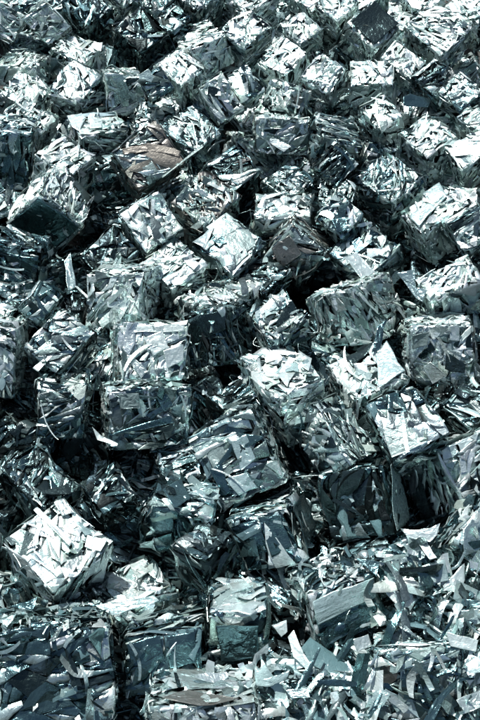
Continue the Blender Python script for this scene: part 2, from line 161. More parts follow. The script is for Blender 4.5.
  (245, (-1.918, 8.871, 0.825), (0.885, 0.1704, 0.0437, 0.4312), (0.317, 0.275, 0.356), 'sff', 'g', 'dim bale lying deeper in the heap, seen only through a gap between the upper bales'),
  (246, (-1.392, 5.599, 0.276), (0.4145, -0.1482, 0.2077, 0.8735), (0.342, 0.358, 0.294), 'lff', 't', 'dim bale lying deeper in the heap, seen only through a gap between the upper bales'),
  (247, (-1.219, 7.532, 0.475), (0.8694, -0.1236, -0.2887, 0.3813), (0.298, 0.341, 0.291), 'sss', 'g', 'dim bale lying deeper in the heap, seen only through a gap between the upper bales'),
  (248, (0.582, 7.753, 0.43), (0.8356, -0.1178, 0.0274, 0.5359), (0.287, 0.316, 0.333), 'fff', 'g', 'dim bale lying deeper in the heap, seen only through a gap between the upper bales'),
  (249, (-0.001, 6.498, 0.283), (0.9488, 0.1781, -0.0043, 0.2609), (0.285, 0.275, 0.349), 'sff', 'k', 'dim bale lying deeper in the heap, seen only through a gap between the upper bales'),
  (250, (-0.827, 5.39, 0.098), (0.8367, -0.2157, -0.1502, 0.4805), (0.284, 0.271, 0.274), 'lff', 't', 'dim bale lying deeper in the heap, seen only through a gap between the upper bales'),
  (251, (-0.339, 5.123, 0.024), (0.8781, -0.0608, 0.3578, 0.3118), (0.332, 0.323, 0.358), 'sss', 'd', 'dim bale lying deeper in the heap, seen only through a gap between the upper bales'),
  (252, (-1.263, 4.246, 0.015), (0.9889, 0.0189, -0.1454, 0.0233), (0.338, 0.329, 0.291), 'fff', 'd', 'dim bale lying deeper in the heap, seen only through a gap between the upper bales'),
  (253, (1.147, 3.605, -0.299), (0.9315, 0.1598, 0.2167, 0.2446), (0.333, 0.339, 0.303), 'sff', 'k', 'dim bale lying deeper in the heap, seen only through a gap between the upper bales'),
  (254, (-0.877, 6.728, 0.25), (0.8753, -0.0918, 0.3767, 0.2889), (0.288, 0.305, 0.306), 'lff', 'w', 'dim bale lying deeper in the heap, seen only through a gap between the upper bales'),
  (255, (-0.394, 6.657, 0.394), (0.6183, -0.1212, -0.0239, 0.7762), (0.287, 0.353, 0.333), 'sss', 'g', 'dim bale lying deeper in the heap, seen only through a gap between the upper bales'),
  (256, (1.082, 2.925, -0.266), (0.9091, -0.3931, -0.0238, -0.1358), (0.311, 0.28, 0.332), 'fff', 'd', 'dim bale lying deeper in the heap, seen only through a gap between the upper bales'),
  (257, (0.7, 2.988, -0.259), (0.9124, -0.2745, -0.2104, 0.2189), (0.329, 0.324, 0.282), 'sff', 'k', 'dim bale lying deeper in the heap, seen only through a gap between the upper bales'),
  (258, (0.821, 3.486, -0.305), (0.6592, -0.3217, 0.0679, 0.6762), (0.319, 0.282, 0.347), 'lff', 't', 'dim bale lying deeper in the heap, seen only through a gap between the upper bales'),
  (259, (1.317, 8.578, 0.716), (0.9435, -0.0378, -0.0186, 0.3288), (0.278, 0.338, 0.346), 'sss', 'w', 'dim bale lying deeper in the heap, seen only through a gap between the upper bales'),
  (260, (-0.657, 7.574, 0.535), (0.9814, 0.1837, 0.0563, -0.0044), (0.285, 0.273, 0.276), 'fff', 'g', 'dim bale lying deeper in the heap, seen only through a gap between the upper bales'),
  (261, (-1.337, 5.197, -0.025), (0.9879, 0.1188, 0.083, -0.0546), (0.318, 0.341, 0.276), 'sff', 'k', 'dim bale lying deeper in the heap, seen only through a gap between the upper bales'),
  (262, (0.422, 4.973, 0.233), (0.4162, 0.1297, 0.2306, 0.8699), (0.338, 0.326, 0.295), 'lff', 't', 'dim bale lying deeper in the heap, seen only through a gap between the upper bales'),
  (263, (1.106, 5.656, 0.111), (0.8471, -0.0457, 0.1725, 0.5006), (0.347, 0.339, 0.313), 'sss', 'd', 'dim bale lying deeper in the heap, seen only through a gap between the upper bales'),
  (264, (-1.227, 5.809, 0.059), (0.7179, 0.194, 0.0084, 0.6685), (0.328, 0.285, 0.31), 'fff', 'd', 'dim bale lying deeper in the heap, seen only through a gap between the upper bales'),
  (265, (-1.518, 8.665, 0.58), (0.762, 0.0704, 0.0496, 0.6419), (0.333, 0.357, 0.285), 'sff', 'g', 'dim bale lying deeper in the heap, seen only through a gap between the upper bales'),
  (266, (1.567, 7.509, 0.502), (0.9721, 0.2023, -0.0502, 0.1081), (0.289, 0.294, 0.292), 'lff', 'w', 'dim bale lying deeper in the heap, seen only through a gap between the upper bales'),
  (267, (-1.617, 6.509, 0.182), (0.8608, -0.1456, -0.0864, 0.48), (0.324, 0.329, 0.293), 'sss', 'd', 'dim bale lying deeper in the heap, seen only through a gap between the upper bales'),
  (268, (-0.81, 3.588, -0.194), (0.9871, -0.012, -0.0155, 0.1592), (0.305, 0.279, 0.278), 'fff', 'd', 'dim bale lying deeper in the heap, seen only through a gap between the upper bales'),
  (269, (0.249, 7.29, 0.282), (0.9517, -0.0716, 0.2134, 0.2089), (0.281, 0.356, 0.343), 'sff', 'w', 'dim bale lying deeper in the heap, seen only through a gap between the upper bales'),
  (270, (-1.564, 8.999, 0.776), (0.9818, 0.085, -0.0562, 0.1604), (0.299, 0.342, 0.319), 'lff', 'g', 'dim bale lying deeper in the heap, seen only through a gap between the upper bales'),
  (271, (1.343, 9.219, 0.627), (0.9904, 0.1045, -0.0872, -0.0235), (0.322, 0.314, 0.302), 'sss', 'w', 'dim bale lying deeper in the heap, seen only through a gap between the upper bales'),
  (272, (1.391, 5.458, 0.271), (0.9654, 0.1749, 0.1295, 0.144), (0.311, 0.319, 0.312), 'fff', 'd', 'dim bale lying deeper in the heap, seen only through a gap between the upper bales'),
  (273, (1.025, 8.589, 0.505), (0.9273, 0.1191, 0.3411, 0.0976), (0.271, 0.271, 0.326), 'sff', 'g', 'dim bale lying deeper in the heap, seen only through a gap between the upper bales'),
  (274, (-0.953, 8.924, 0.766), (0.84, -0.2604, -0.2772, 0.3869), (0.316, 0.274, 0.289), 'lff', 'w', 'dim bale lying deeper in the heap, seen only through a gap between the upper bales'),
  (275, (-0.382, 5.514, 0.148), (0.5824, -0.2164, -0.0105, 0.7835), (0.283, 0.299, 0.34), 'sss', 'd', 'dim bale lying deeper in the heap, seen only through a gap between the upper bales'),
  (276, (0.528, 5.538, -0.002), (0.9117, 0.0704, -0.2058, 0.3487), (0.35, 0.336, 0.356), 'fff', 'd', 'dim bale lying deeper in the heap, seen only through a gap between the upper bales'),
  (277, (-0.868, 4.023, 0.051), (0.9951, -0.0014, 0.0978, -0.0128), (0.312, 0.353, 0.301), 'sff', 'k', 'dim bale lying deeper in the heap, seen only through a gap between the upper bales'),
  (278, (0.823, 8.049, 0.465), (0.583, 0.0602, -0.0346, 0.8095), (0.329, 0.305, 0.284), 'lff', 'g', 'dim bale lying deeper in the heap, seen only through a gap between the upper bales'),
  (279, (0.253, 8.724, 0.562), (0.9671, 0.1001, 0.1121, -0.2051), (0.277, 0.271, 0.306), 'sss', 'w', 'dim bale lying deeper in the heap, seen only through a gap between the upper bales'),
  (280, (0.28, 9.078, 0.742), (0.7497, -0.0267, 0.3454, 0.5639), (0.306, 0.315, 0.312), 'fff', 'g', 'dim bale lying deeper in the heap, seen only through a gap between the upper bales'),
  (281, (-0.169, 8.127, 0.541), (0.8861, -0.1374, 0.0496, 0.4398), (0.301, 0.307, 0.278), 'sff', 'w', 'dim bale lying deeper in the heap, seen only through a gap between the upper bales'),
  (282, (-0.3, 3.502, -0.112), (0.8241, 0.0717, 0.3417, 0.446), (0.29, 0.333, 0.342), 'lff', 't', 'dim bale lying deeper in the heap, seen only through a gap between the upper bales'),
  (283, (0.765, 8.466, 0.58), (0.3721, 0.3572, -0.0123, 0.8566), (0.35, 0.3, 0.298), 'sss', 'g', 'dim bale lying deeper in the heap, seen only through a gap between the upper bales'),
  (284, (-0.099, 4.017, -0.064), (0.8142, -0.1945, 0.0487, 0.5449), (0.303, 0.304, 0.31), 'fff', 'd', 'dim bale lying deeper in the heap, seen only through a gap between the upper bales'),
  (285, (1.114, 6.345, 0.166), (0.9785, 0.0189, 0.1638, 0.1239), (0.338, 0.284, 0.309), 'sff', 'k', 'dim bale lying deeper in the heap, seen only through a gap between the upper bales'),
  (286, (-0.569, 4.588, -0.11), (0.6977, -0.1302, -0.2338, 0.6646), (0.354, 0.327, 0.277), 'lff', 't', 'dim bale lying deeper in the heap, seen only through a gap between the upper bales'),
  (287, (0.52, 3.959, -0.202), (0.8774, 0.0441, -0.2778, 0.3887), (0.295, 0.343, 0.351), 'sss', 'd', 'dim bale lying deeper in the heap, seen only through a gap between the upper bales'),
  (288, (1.561, 6.168, 0.133), (0.7121, -0.0526, 0.1701, 0.6792), (0.276, 0.313, 0.295), 'fff', 'd', 'dim bale lying deeper in the heap, seen only through a gap between the upper bales'),
  (289, (-0.558, 7.943, 0.361), (0.8644, 0.0561, 0.0042, 0.4997), (0.323, 0.307, 0.321), 'sff', 'w', 'dim bale lying deeper in the heap, seen only through a gap between the upper bales'),
  (290, (-0.635, 8.469, 0.583), (0.9111, 0.2472, 0.1147, -0.3092), (0.358, 0.32, 0.284), 'lff', 'g', 'dim bale lying deeper in the heap, seen only through a gap between the upper bales'),
  (291, (0.048, 3.866, -0.251), (0.969, 0.1014, 0.041, -0.2215), (0.306, 0.35, 0.321), 'sss', 'd', 'dim bale lying deeper in the heap, seen only through a gap between the upper bales'),
  (292, (-0.884, 7.716, 0.32), (0.7315, 0.0618, 0.0905, 0.673), (0.273, 0.339, 0.352), 'fff', 'g', 'dim bale lying deeper in the heap, seen only through a gap between the upper bales'),
  (293, (0.785, 5.328, 0.141), (0.9104, 0.0681, -0.3189, 0.2545), (0.325, 0.294, 0.309), 'sff', 'k', 'dim bale lying deeper in the heap, seen only through a gap between the upper bales'),
  (294, (0.817, 4.034, -0.138), (0.9578, 0.2178, -0.0061, 0.1874), (0.302, 0.31, 0.325), 'lff', 't', 'dim bale lying deeper in the heap, seen only through a gap between the upper bales'),
  (295, (-1.04, 8.306, 0.557), (0.9103, -0.1303, 0.1504, 0.3631), (0.279, 0.316, 0.348), 'sss', 'g', 'dim bale lying deeper in the heap, seen only through a gap between the upper bales'),
]
PLATES = [
  (4, 2, 1, ((-0.117, 0.085, 0.276), (0.041, 0.129, 0.276), (0.12, -0.098, 0.276), (0.06, -0.174, 0.276), (-0.125, -0.111, 0.276)), 'w', 'pale sheet'),
  (4, 2, 1, ((-0.124, 0.016, 0.276), (0.041, 0.057, 0.276), (0.065, -0.033, 0.276), (-0.078, -0.142, 0.276)), 'g', 'grey plate'),
  (30, 1, -1, ((-0.182, -0.18, 0.327), (-0.058, -0.18, 0.317), (-0.057, -0.18, 0.234), (-0.17, -0.18, 0.243)), 'g', 'grey square plate'),
  (10, 2, 1, ((0.084, 0.055, 0.335), (0.194, 0.123, 0.335), (0.166, -0.137, 0.335), (-0.03, -0.177, 0.335)), 'p', 'smooth white plate'),
  (13, 2, 1, ((-0.133, 0.015, 0.311), (0.02, 0.025, 0.311), (0.005, -0.048, 0.311), (-0.01, -0.152, 0.311), (-0.154, -0.129, 0.311)), 'g', 'flat grey plate'),
  (12, 1, -1, ((-0.004, -0.183, 0.107), (0.026, -0.183, 0.195), (0.133, -0.183, 0.132), (0.121, -0.183, 0.085)), 'd', 'dark grey plate'),
  (12, 1, -1, ((0.057, -0.183, 0.34), (0.114, -0.183, 0.344), (0.112, -0.183, 0.25), (0.056, -0.183, 0.253)), 'w', 'white square plate'),
  (12, 1, -1, ((-0.124, -0.183, 0.106), (-0.078, -0.183, 0.134), (-0.004, -0.183, 0.078), (-0.097, -0.183, 0.016)), 'w', None),
  (12, 1, -1, ((-0.16, -0.183, 0.302), (-0.063, -0.183, 0.304), (-0.076, -0.183, 0.222), (-0.156, -0.183, 0.214)), 'g', None),
  (9, 2, 1, ((0.144, 0.196, 0.356), (0.167, 0.18, 0.356), (0.109, 0.034, 0.356), (0.053, 0.018, 0.356)), 't', 'teal tab'),
  (9, 2, 1, ((-0.046, -0.067, 0.356), (0.052, -0.004, 0.356), (0.054, -0.084, 0.356), (-0.058, -0.178, 0.356)), 'w', 'white plate'),
  (9, 2, 1, ((-0.022, 0.198, 0.356), (0.068, 0.192, 0.356), (0.04, 0.061, 0.356), (-0.062, 0.066, 0.356)), 'w', None),
  (9, 2, 1, ((0.153, 0.072, 0.356), (0.176, -0.036, 0.356), (0.108, -0.122, 0.356), (0.079, -0.034, 0.356)), 'w', None),
  (80, 2, 1, ((0.033, 0.162, 0.294), (0.176, 0.162, 0.294), (0.135, 0.026, 0.294), (-0.151, -0.101, 0.294), (-0.142, 0.051, 0.294), (0.037, 0.087, 0.294)), 'p', 'zigzag white plate'),
  (55, 2, 1, ((-0.035, 0.117, 0.257), (0.019, 0.072, 0.257), (-0.019, 0.016, 0.257), (-0.073, 0.06, 0.257)), 'd', 'black square'),
  (93, 1, -1, ((-0.12, -0.158, 0.282), (-0.009, -0.158, 0.312), (0.049, -0.158, 0.156), (-0.102, -0.158, 0.082)), 'p', 'bluish white square'),
  (94, 2, 1, ((-0.069, 0.128, 0.206), (0.014, 0.128, 0.206), (0.018, -0.001, 0.206), (-0.09, 0.096, 0.206)), 'p', 'pale blue sheet'),
  (97, 2, 1, ((-0.176, 0.16, 0.169), (-0.061, 0.167, 0.169), (-0.052, 0.084, 0.169), (-0.178, -0.105, 0.169), (-0.209, -0.022, 0.169)), 'w', 'white sheet'),
  (97, 2, 1, ((-0.039, 0.08, 0.169), (0.044, 0.019, 0.169), (-0.013, -0.117, 0.169), (-0.091, -0.09, 0.169)), 'w', 'white sheet'),
  (90, 2, 1, ((0.139, -0.042, 0.303), (0.167, -0.125, 0.303), (0.059, -0.177, 0.303), (0.043, -0.087, 0.303)), 'w', 'white tab'),
  (60, 1, -1, ((-0.004, -0.147, 0.176), (0.058, -0.147, 0.123), (0.008, -0.147, 0.043), (-0.048, -0.147, 0.099)), 'b', 'brown square'),
  (77, 2, 1, ((-0.128, 0.077, 0.263), (0.053, -0.009, 0.263), (0.026, -0.087, 0.263), (-0.146, 0.013, 0.263)), 'w', 'flat white sheet'),
  (109, 2, 1, ((-0.121, 0.093, 0.276), (-0.009, -0.022, 0.276), (-0.127, -0.106, 0.276), (-0.161, -0.033, 0.276)), 'w', 'blank white sheet'),
  (29, 2, 1, ((-0.178, 0.155, 0.364), (0.169, 0.158, 0.364), (0.171, 0.107, 0.364), (-0.169, 0.11, 0.364)), 'w', 'long white sheet'),
  (29, 2, 1, ((-0.193, 0.0, 0.364), (-0.164, 0.015, 0.364), (-0.039, -0.121, 0.364), (-0.075, -0.158, 0.364)), 'w', 'long white sheet'),
  (29, 2, 1, ((-0.06, 0.076, 0.364), (0.043, 0.115, 0.364), (0.075, 0.012, 0.364), (-0.012, -0.039, 0.364)), 'w', None),
  (29, 2, 1, ((0.046, -0.009, 0.364), (0.16, 0.024, 0.364), (0.171, -0.072, 0.364), (0.073, -0.111, 0.364)), 'w', None),
  (43, 2, 1, ((-0.103, 0.137, 0.344), (0.06, 0.052, 0.344), (0.196, -0.095, 0.344), (0.162, -0.121, 0.344), (0.033, 0.014, 0.344), (-0.115, 0.098, 0.344)), 'n', 'tan stripe'),
  (43, 2, 1, ((-0.097, -0.002, 0.344), (0.003, -0.03, 0.344), (0.001, -0.124, 0.344), (-0.091, -0.109, 0.344)), 'g', None),
  (45, 2, 1, ((-0.007, 0.206, 0.34), (0.17, 0.183, 0.34), (0.135, 0.016, 0.34), (-0.065, 0.04, 0.34)), 'g', 'draped grey sheet'),
  (45, 2, 1, ((0.071, 0.044, 0.34), (0.157, -0.032, 0.34), (0.101, -0.148, 0.34), (-0.051, -0.132, 0.34)), 'g', 'draped grey sheet'),
  (66, 2, 1, ((0.048, -0.148, 0.308), (-0.091, -0.121, 0.308), (-0.039, 0.025, 0.308), (0.108, -0.011, 0.308)), 'b', None),
  (6, 0, -1, ((-0.22, 0.138, 0.307), (-0.22, 0.036, 0.317), (-0.22, 0.03, 0.171), (-0.22, 0.132, 0.161)), 'g', None),
  (6, 0, -1, ((-0.22, -0.022, 0.319), (-0.22, -0.115, 0.322), (-0.22, -0.112, 0.192), (-0.22, -0.017, 0.161)), 'p', None),
  (6, 0, -1, ((-0.22, 0.09, 0.153), (-0.22, -0.041, 0.139), (-0.22, -0.058, 0.029), (-0.22, 0.068, 0.029)), 'p', None),
  (16, 1, -1, ((-0.161, -0.185, 0.247), (0.164, -0.185, 0.249), (0.159, -0.185, 0.147), (-0.159, -0.185, 0.137)), 'p', 'brushed blue sheet'),
  (16, 1, -1, ((-0.153, -0.185, 0.14), (0.148, -0.185, 0.146), (0.151, -0.185, 0.05), (-0.146, -0.185, 0.012)), 't', 'brushed blue sheet'),
  (5, 0, -1, ((-0.241, 0.138, 0.24), (-0.241, -0.008, 0.259), (-0.241, -0.01, 0.09), (-0.241, 0.127, 0.068)), 't', 'brushed sheet'),
  (5, 0, -1, ((-0.241, -0.021, 0.266), (-0.241, -0.144, 0.269), (-0.241, -0.132, 0.088), (-0.241, -0.011, 0.058)), 't', 'brushed sheet'),
  (5, 1, -1, ((-0.152, -0.157, 0.252), (0.196, -0.157, 0.237), (0.181, -0.157, 0.039), (-0.187, -0.157, 0.05)), 't', 'brushed sheet'),
  (2, 2, 1, ((0.017, 0.195, 0.36), (0.045, 0.195, 0.36), (0.059, -0.032, 0.36), (0.027, -0.04, 0.36)), 'w', 'white bar'),
  (2, 2, 1, ((0.132, 0.171, 0.36), (0.186, 0.159, 0.36), (0.176, 0.074, 0.36), (0.111, 0.087, 0.36)), 'w', None),
  (2, 2, 1, ((0.122, -0.061, 0.36), (0.177, -0.144, 0.36), (0.105, -0.167, 0.36), (0.072, -0.09, 0.36)), 'w', None),
  (3, 2, 1, ((-0.1, 0.091, 0.307), (-0.03, 0.11, 0.307), (-0.056, -0.049, 0.307), (-0.131, -0.061, 0.307)), 'w', None),
  (3, 2, 1, ((0.057, 0.099, 0.307), (0.137, 0.094, 0.307), (0.114, 0.0, 0.307), (0.028, -0.025, 0.307)), 'w', None),
  (7, 1, -1, ((-0.265, -0.186, 0.374), (-0.059, -0.186, 0.337), (0.019, -0.186, 0.171), (0.027, -0.186, -0.007), (-0.265, -0.186, 0.033), (-0.265, -0.186, 0.216)), 'p', 'bright curved sheet'),
  (15, 2, 1, ((-0.15, -0.098, 0.315), (-0.132, 0.104, 0.315), (-0.012, -0.098, 0.315), (-0.065, -0.195, 0.315)), 'p', 'brushed pale sheet'),
  (27, 2, 1, ((-0.128, -0.034, 0.288), (-0.054, 0.097, 0.288), (0.028, -0.04, 0.288), (-0.046, -0.166, 0.288)), 't', None),
  (31, 0, -1, ((-0.166, 0.112, 0.296), (-0.166, -0.119, 0.32), (-0.166, -0.111, 0.207), (-0.166, 0.113, 0.157)), 'd', None),
  (39, 2, 1, ((0.172, -0.171, 0.344), (-0.168, -0.169, 0.344), (-0.183, 0.163, 0.344), (0.132, 0.164, 0.344)), 't', 'large flat sheet, dark with painted shade'),  # dark sheet added to stand for the shade on this front
  (39, 2, 1, ((0.132, -0.069, 0.344), (0.01, -0.024, 0.344), (-0.024, 0.116, 0.344), (0.101, 0.125, 0.344)), 'd', None),
  (67, 2, 1, ((-0.152, 0.127, 0.323), (0.168, 0.134, 0.323), (0.157, -0.136, 0.323), (-0.149, -0.128, 0.323)), 'd', 'plain dark sheet'),
  (45, 2, 1, ((-0.043, 0.06, 0.34), (0.076, 0.015, 0.34), (0.012, -0.159, 0.34), (-0.111, -0.152, 0.34)), 'g', 'draped grey sheet'),
  (6, 0, -1, ((-0.22, 0.157, 0.23), (-0.22, 0.073, 0.237), (-0.22, 0.102, 0.079), (-0.22, 0.153, 0.068)), 't', None),
  (19, 1, -1, ((-0.168, -0.285, 0.251), (-0.005, -0.285, 0.275), (0.006, -0.285, 0.172), (-0.147, -0.285, 0.151)), 't', 'bent smooth sheet'),
  (19, 1, -1, ((0.021, -0.285, 0.264), (0.156, -0.285, 0.273), (0.156, -0.285, 0.139), (0.03, -0.285, 0.13)), 't', None),
  (4, 1, -1, ((-0.104, -0.144, 0.242), (0.094, -0.144, 0.238), (0.09, -0.144, 0.064), (-0.074, -0.144, 0.044)), 't', 'glossy dark sheet'),
  (17, 1, -1, ((-0.16, -0.284, 0.259), (-0.079, -0.284, 0.277), (-0.097, -0.284, 0.201), (-0.152, -0.284, 0.17)), 'b', 'brown plate'),
  (17, 1, -1, ((-0.071, -0.284, 0.268), (-0.021, -0.284, 0.29), (-0.053, -0.284, 0.113), (-0.109, -0.284, 0.06)), 'p', None),
  (17, 1, -1, ((-0.01, -0.284, 0.255), (0.052, -0.284, 0.272), (0.097, -0.284, 0.14), (0.035, -0.284, 0.122)), 't', None),
  (18, 2, 1, ((-0.167, -0.207, 0.342), (-0.059, -0.096, 0.342), (0.152, -0.225, 0.342), (-0.01, -0.28, 0.342)), 'b', 'rusty sheet'),
  (18, 2, 1, ((-0.165, 0.138, 0.342), (-0.024, 0.183, 0.342), (0.119, -0.033, 0.342), (-0.06, -0.072, 0.342)), 'w', 'long white fold'),
]
HEAP = [(0.766, 3.36, 0.638), (0.859, 3.331, 0.634), (1.119, 3.42, 0.578), (1.178, 3.479, 0.483), (0.695, 3.333, 0.609), (0.792, 3.317, 0.614), (0.858, 3.32, 0.627), (0.986, 3.342, 0.57), (1.039, 3.361, 0.572), (1.153, 3.358, 0.572), (0.691, 3.293, 0.582), (0.808, 3.288, 0.565), (0.843, 3.282, 0.564), (0.895, 3.311, 0.567), (0.959, 3.287, 0.564), (1.039, 3.279, 0.564), (1.085, 3.289, 0.565), (1.124, 3.284, 0.564), (1.184, 3.292, 0.565), (0.734, 3.226, 0.558), (0.852, 3.223, 0.558), (0.876, 3.228, 0.558), (0.972, 3.227, 0.558), (1.014, 3.251, 0.561), (1.079, 3.235, 0.559), (1.118, 3.243, 0.56), (1.172, 3.235, 0.559), (0.858, 3.201, 0.555), (0.928, 3.17, 0.552), (0.989, 3.191, 0.554), (1.03, 3.196, 0.555), (1.058, 3.201, 0.555), (1.127, 3.186, 0.554), (1.15, 3.182, 0.554), (0.69, 3.145, 0.55), (0.729, 3.138, 0.549), (0.802, 3.137, 0.549), (0.83, 3.138, 0.549), (0.865, 3.136, 0.549), (0.918, 3.114, 0.546), (0.984, 3.14, 0.549), (1.023, 3.131, 0.548), (1.077, 3.142, 0.549), (1.111, 3.121, 0.547), (1.169, 3.139, 0.549), (0.681, 3.069, 0.542), (0.722, 3.078, 0.543), (0.828, 3.086, 0.543), (0.982, 3.093, 0.544), (1.009, 3.071, 0.542), (1.048, 3.064, 0.541), (1.112, 3.083, 0.543), (1.138, 3.095, 0.544), (0.695, 3.012, 0.536), (0.74, 3.04, 0.539), (0.82, 3.019, 0.536), (0.918, 3.035, 0.538), (0.97, 3.048, 0.539), (0.997, 3.049, 0.54), (1.049, 3.038, 0.538), (1.083, 3.019, 0.536), (1.136, 3.036, 0.538), (0.731, 2.97, 0.527), (0.782, 3.008, 0.497), (0.925, 3.013, 0.503), (0.966, 3.02, 0.5), (0.964, 2.932, 0.576), (1.054, 2.989, 0.533), (1.085, 2.983, 0.533), (1.166, 3.024, 0.448), (0.982, 2.942, 0.528), (1.07, 3.004, 0.447), (1.071, 2.953, 0.487), (1.131, 2.999, 0.462), (0.132, 2.874, 0.521), (0.229, 2.9, 0.524), (0.263, 2.881, 0.522), (0.316, 2.93, 0.432), (0.38, 2.935, 0.436), (0.413, 2.942, 0.436), (0.44, 2.891, 0.523), (0.582, 2.885, 0.522), (0.723, 2.907, 0.513), (0.903, 2.867, 0.523), (0.929, 2.879, 0.545), (0.988, 2.882, 0.517), (1.022, 2.898, 0.521), (1.068, 2.889, 0.537), (1.116, 2.866, 0.547), (0.106, 2.844, 0.518), (0.151, 2.894, 0.438), (0.188, 2.853, 0.476), (0.27, 2.838, 0.501), (0.298, 2.815, 0.523), (0.369, 2.806, 0.54), (0.491, 2.846, 0.518), (0.528, 2.841, 0.518), (0.579, 2.82, 0.516), (0.747, 2.858, 0.463), (0.99, 2.866, 0.497), (1.04, 2.858, 0.506), (1.083, 2.842, 0.5), (1.107, 2.834, 0.5), (0.128, 2.779, 0.499), (0.271, 2.788, 0.525), (0.365, 2.789, 0.534), (0.39, 2.771, 0.515), (0.436, 2.794, 0.513), (0.489, 2.782, 0.512), (0.538, 2.781, 0.512), (0.565, 2.777, 0.511), (0.798, 2.833, 0.45), (0.879, 2.812, 0.452), (0.999, 2.83, 0.451), (1.039, 2.819, 0.452), (1.071, 2.824, 0.471), (1.116, 2.819, 0.482), (0.088, 2.744, 0.508), (0.137, 2.76, 0.477), (0.28, 2.766, 0.498), (0.298, 2.757, 0.488), (0.369, 2.744, 0.479), (0.386, 2.75, 0.488), (0.542, 2.757, 0.509), (0.588, 2.753, 0.509), (0.973, 2.756, 0.509), (1.015, 2.806, 0.424), (1.055, 2.8, 0.432), (1.115, 2.789, 0.442), (0.137, 2.727, 0.435), (0.189, 2.727, 0.441), (0.28, 2.734, 0.458), (0.301, 2.723, 0.447), (0.363, 2.723, 0.453), (0.412, 2.709, 0.504), (0.482, 2.684, 0.501), (0.535, 2.709, 0.504), (0.581, 2.706, 0.504), (0.97, 2.754, 0.413), (0.991, 2.704, 0.504), (1.031, 2.683, 0.501), (1.066, 2.691, 0.502), (0.106, 2.662, 0.499), (0.153, 2.701, 0.405), (0.321, 2.708, 0.43), (0.353, 2.701, 0.424), (0.383, 2.695, 0.42), (0.477, 2.66, 0.499), (0.527, 2.637, 0.496), (0.573, 2.667, 0.5), (0.962, 2.64, 0.497), (0.997, 2.655, 0.498), (1.028, 2.642, 0.497), (1.081, 2.667, 0.5), (0.128, 2.594, 0.492), (0.185, 2.614, 0.494), (0.23, 2.607, 0.493), (0.438, 2.606, 0.493), (0.469, 2.622, 0.495), (0.533, 2.603, 0.493), (0.756, 2.59, 0.492), (0.931, 2.615, 0.494), (0.993, 2.597, 0.492), (1.023, 2.591, 0.492), (1.084, 2.618, 0.495)]
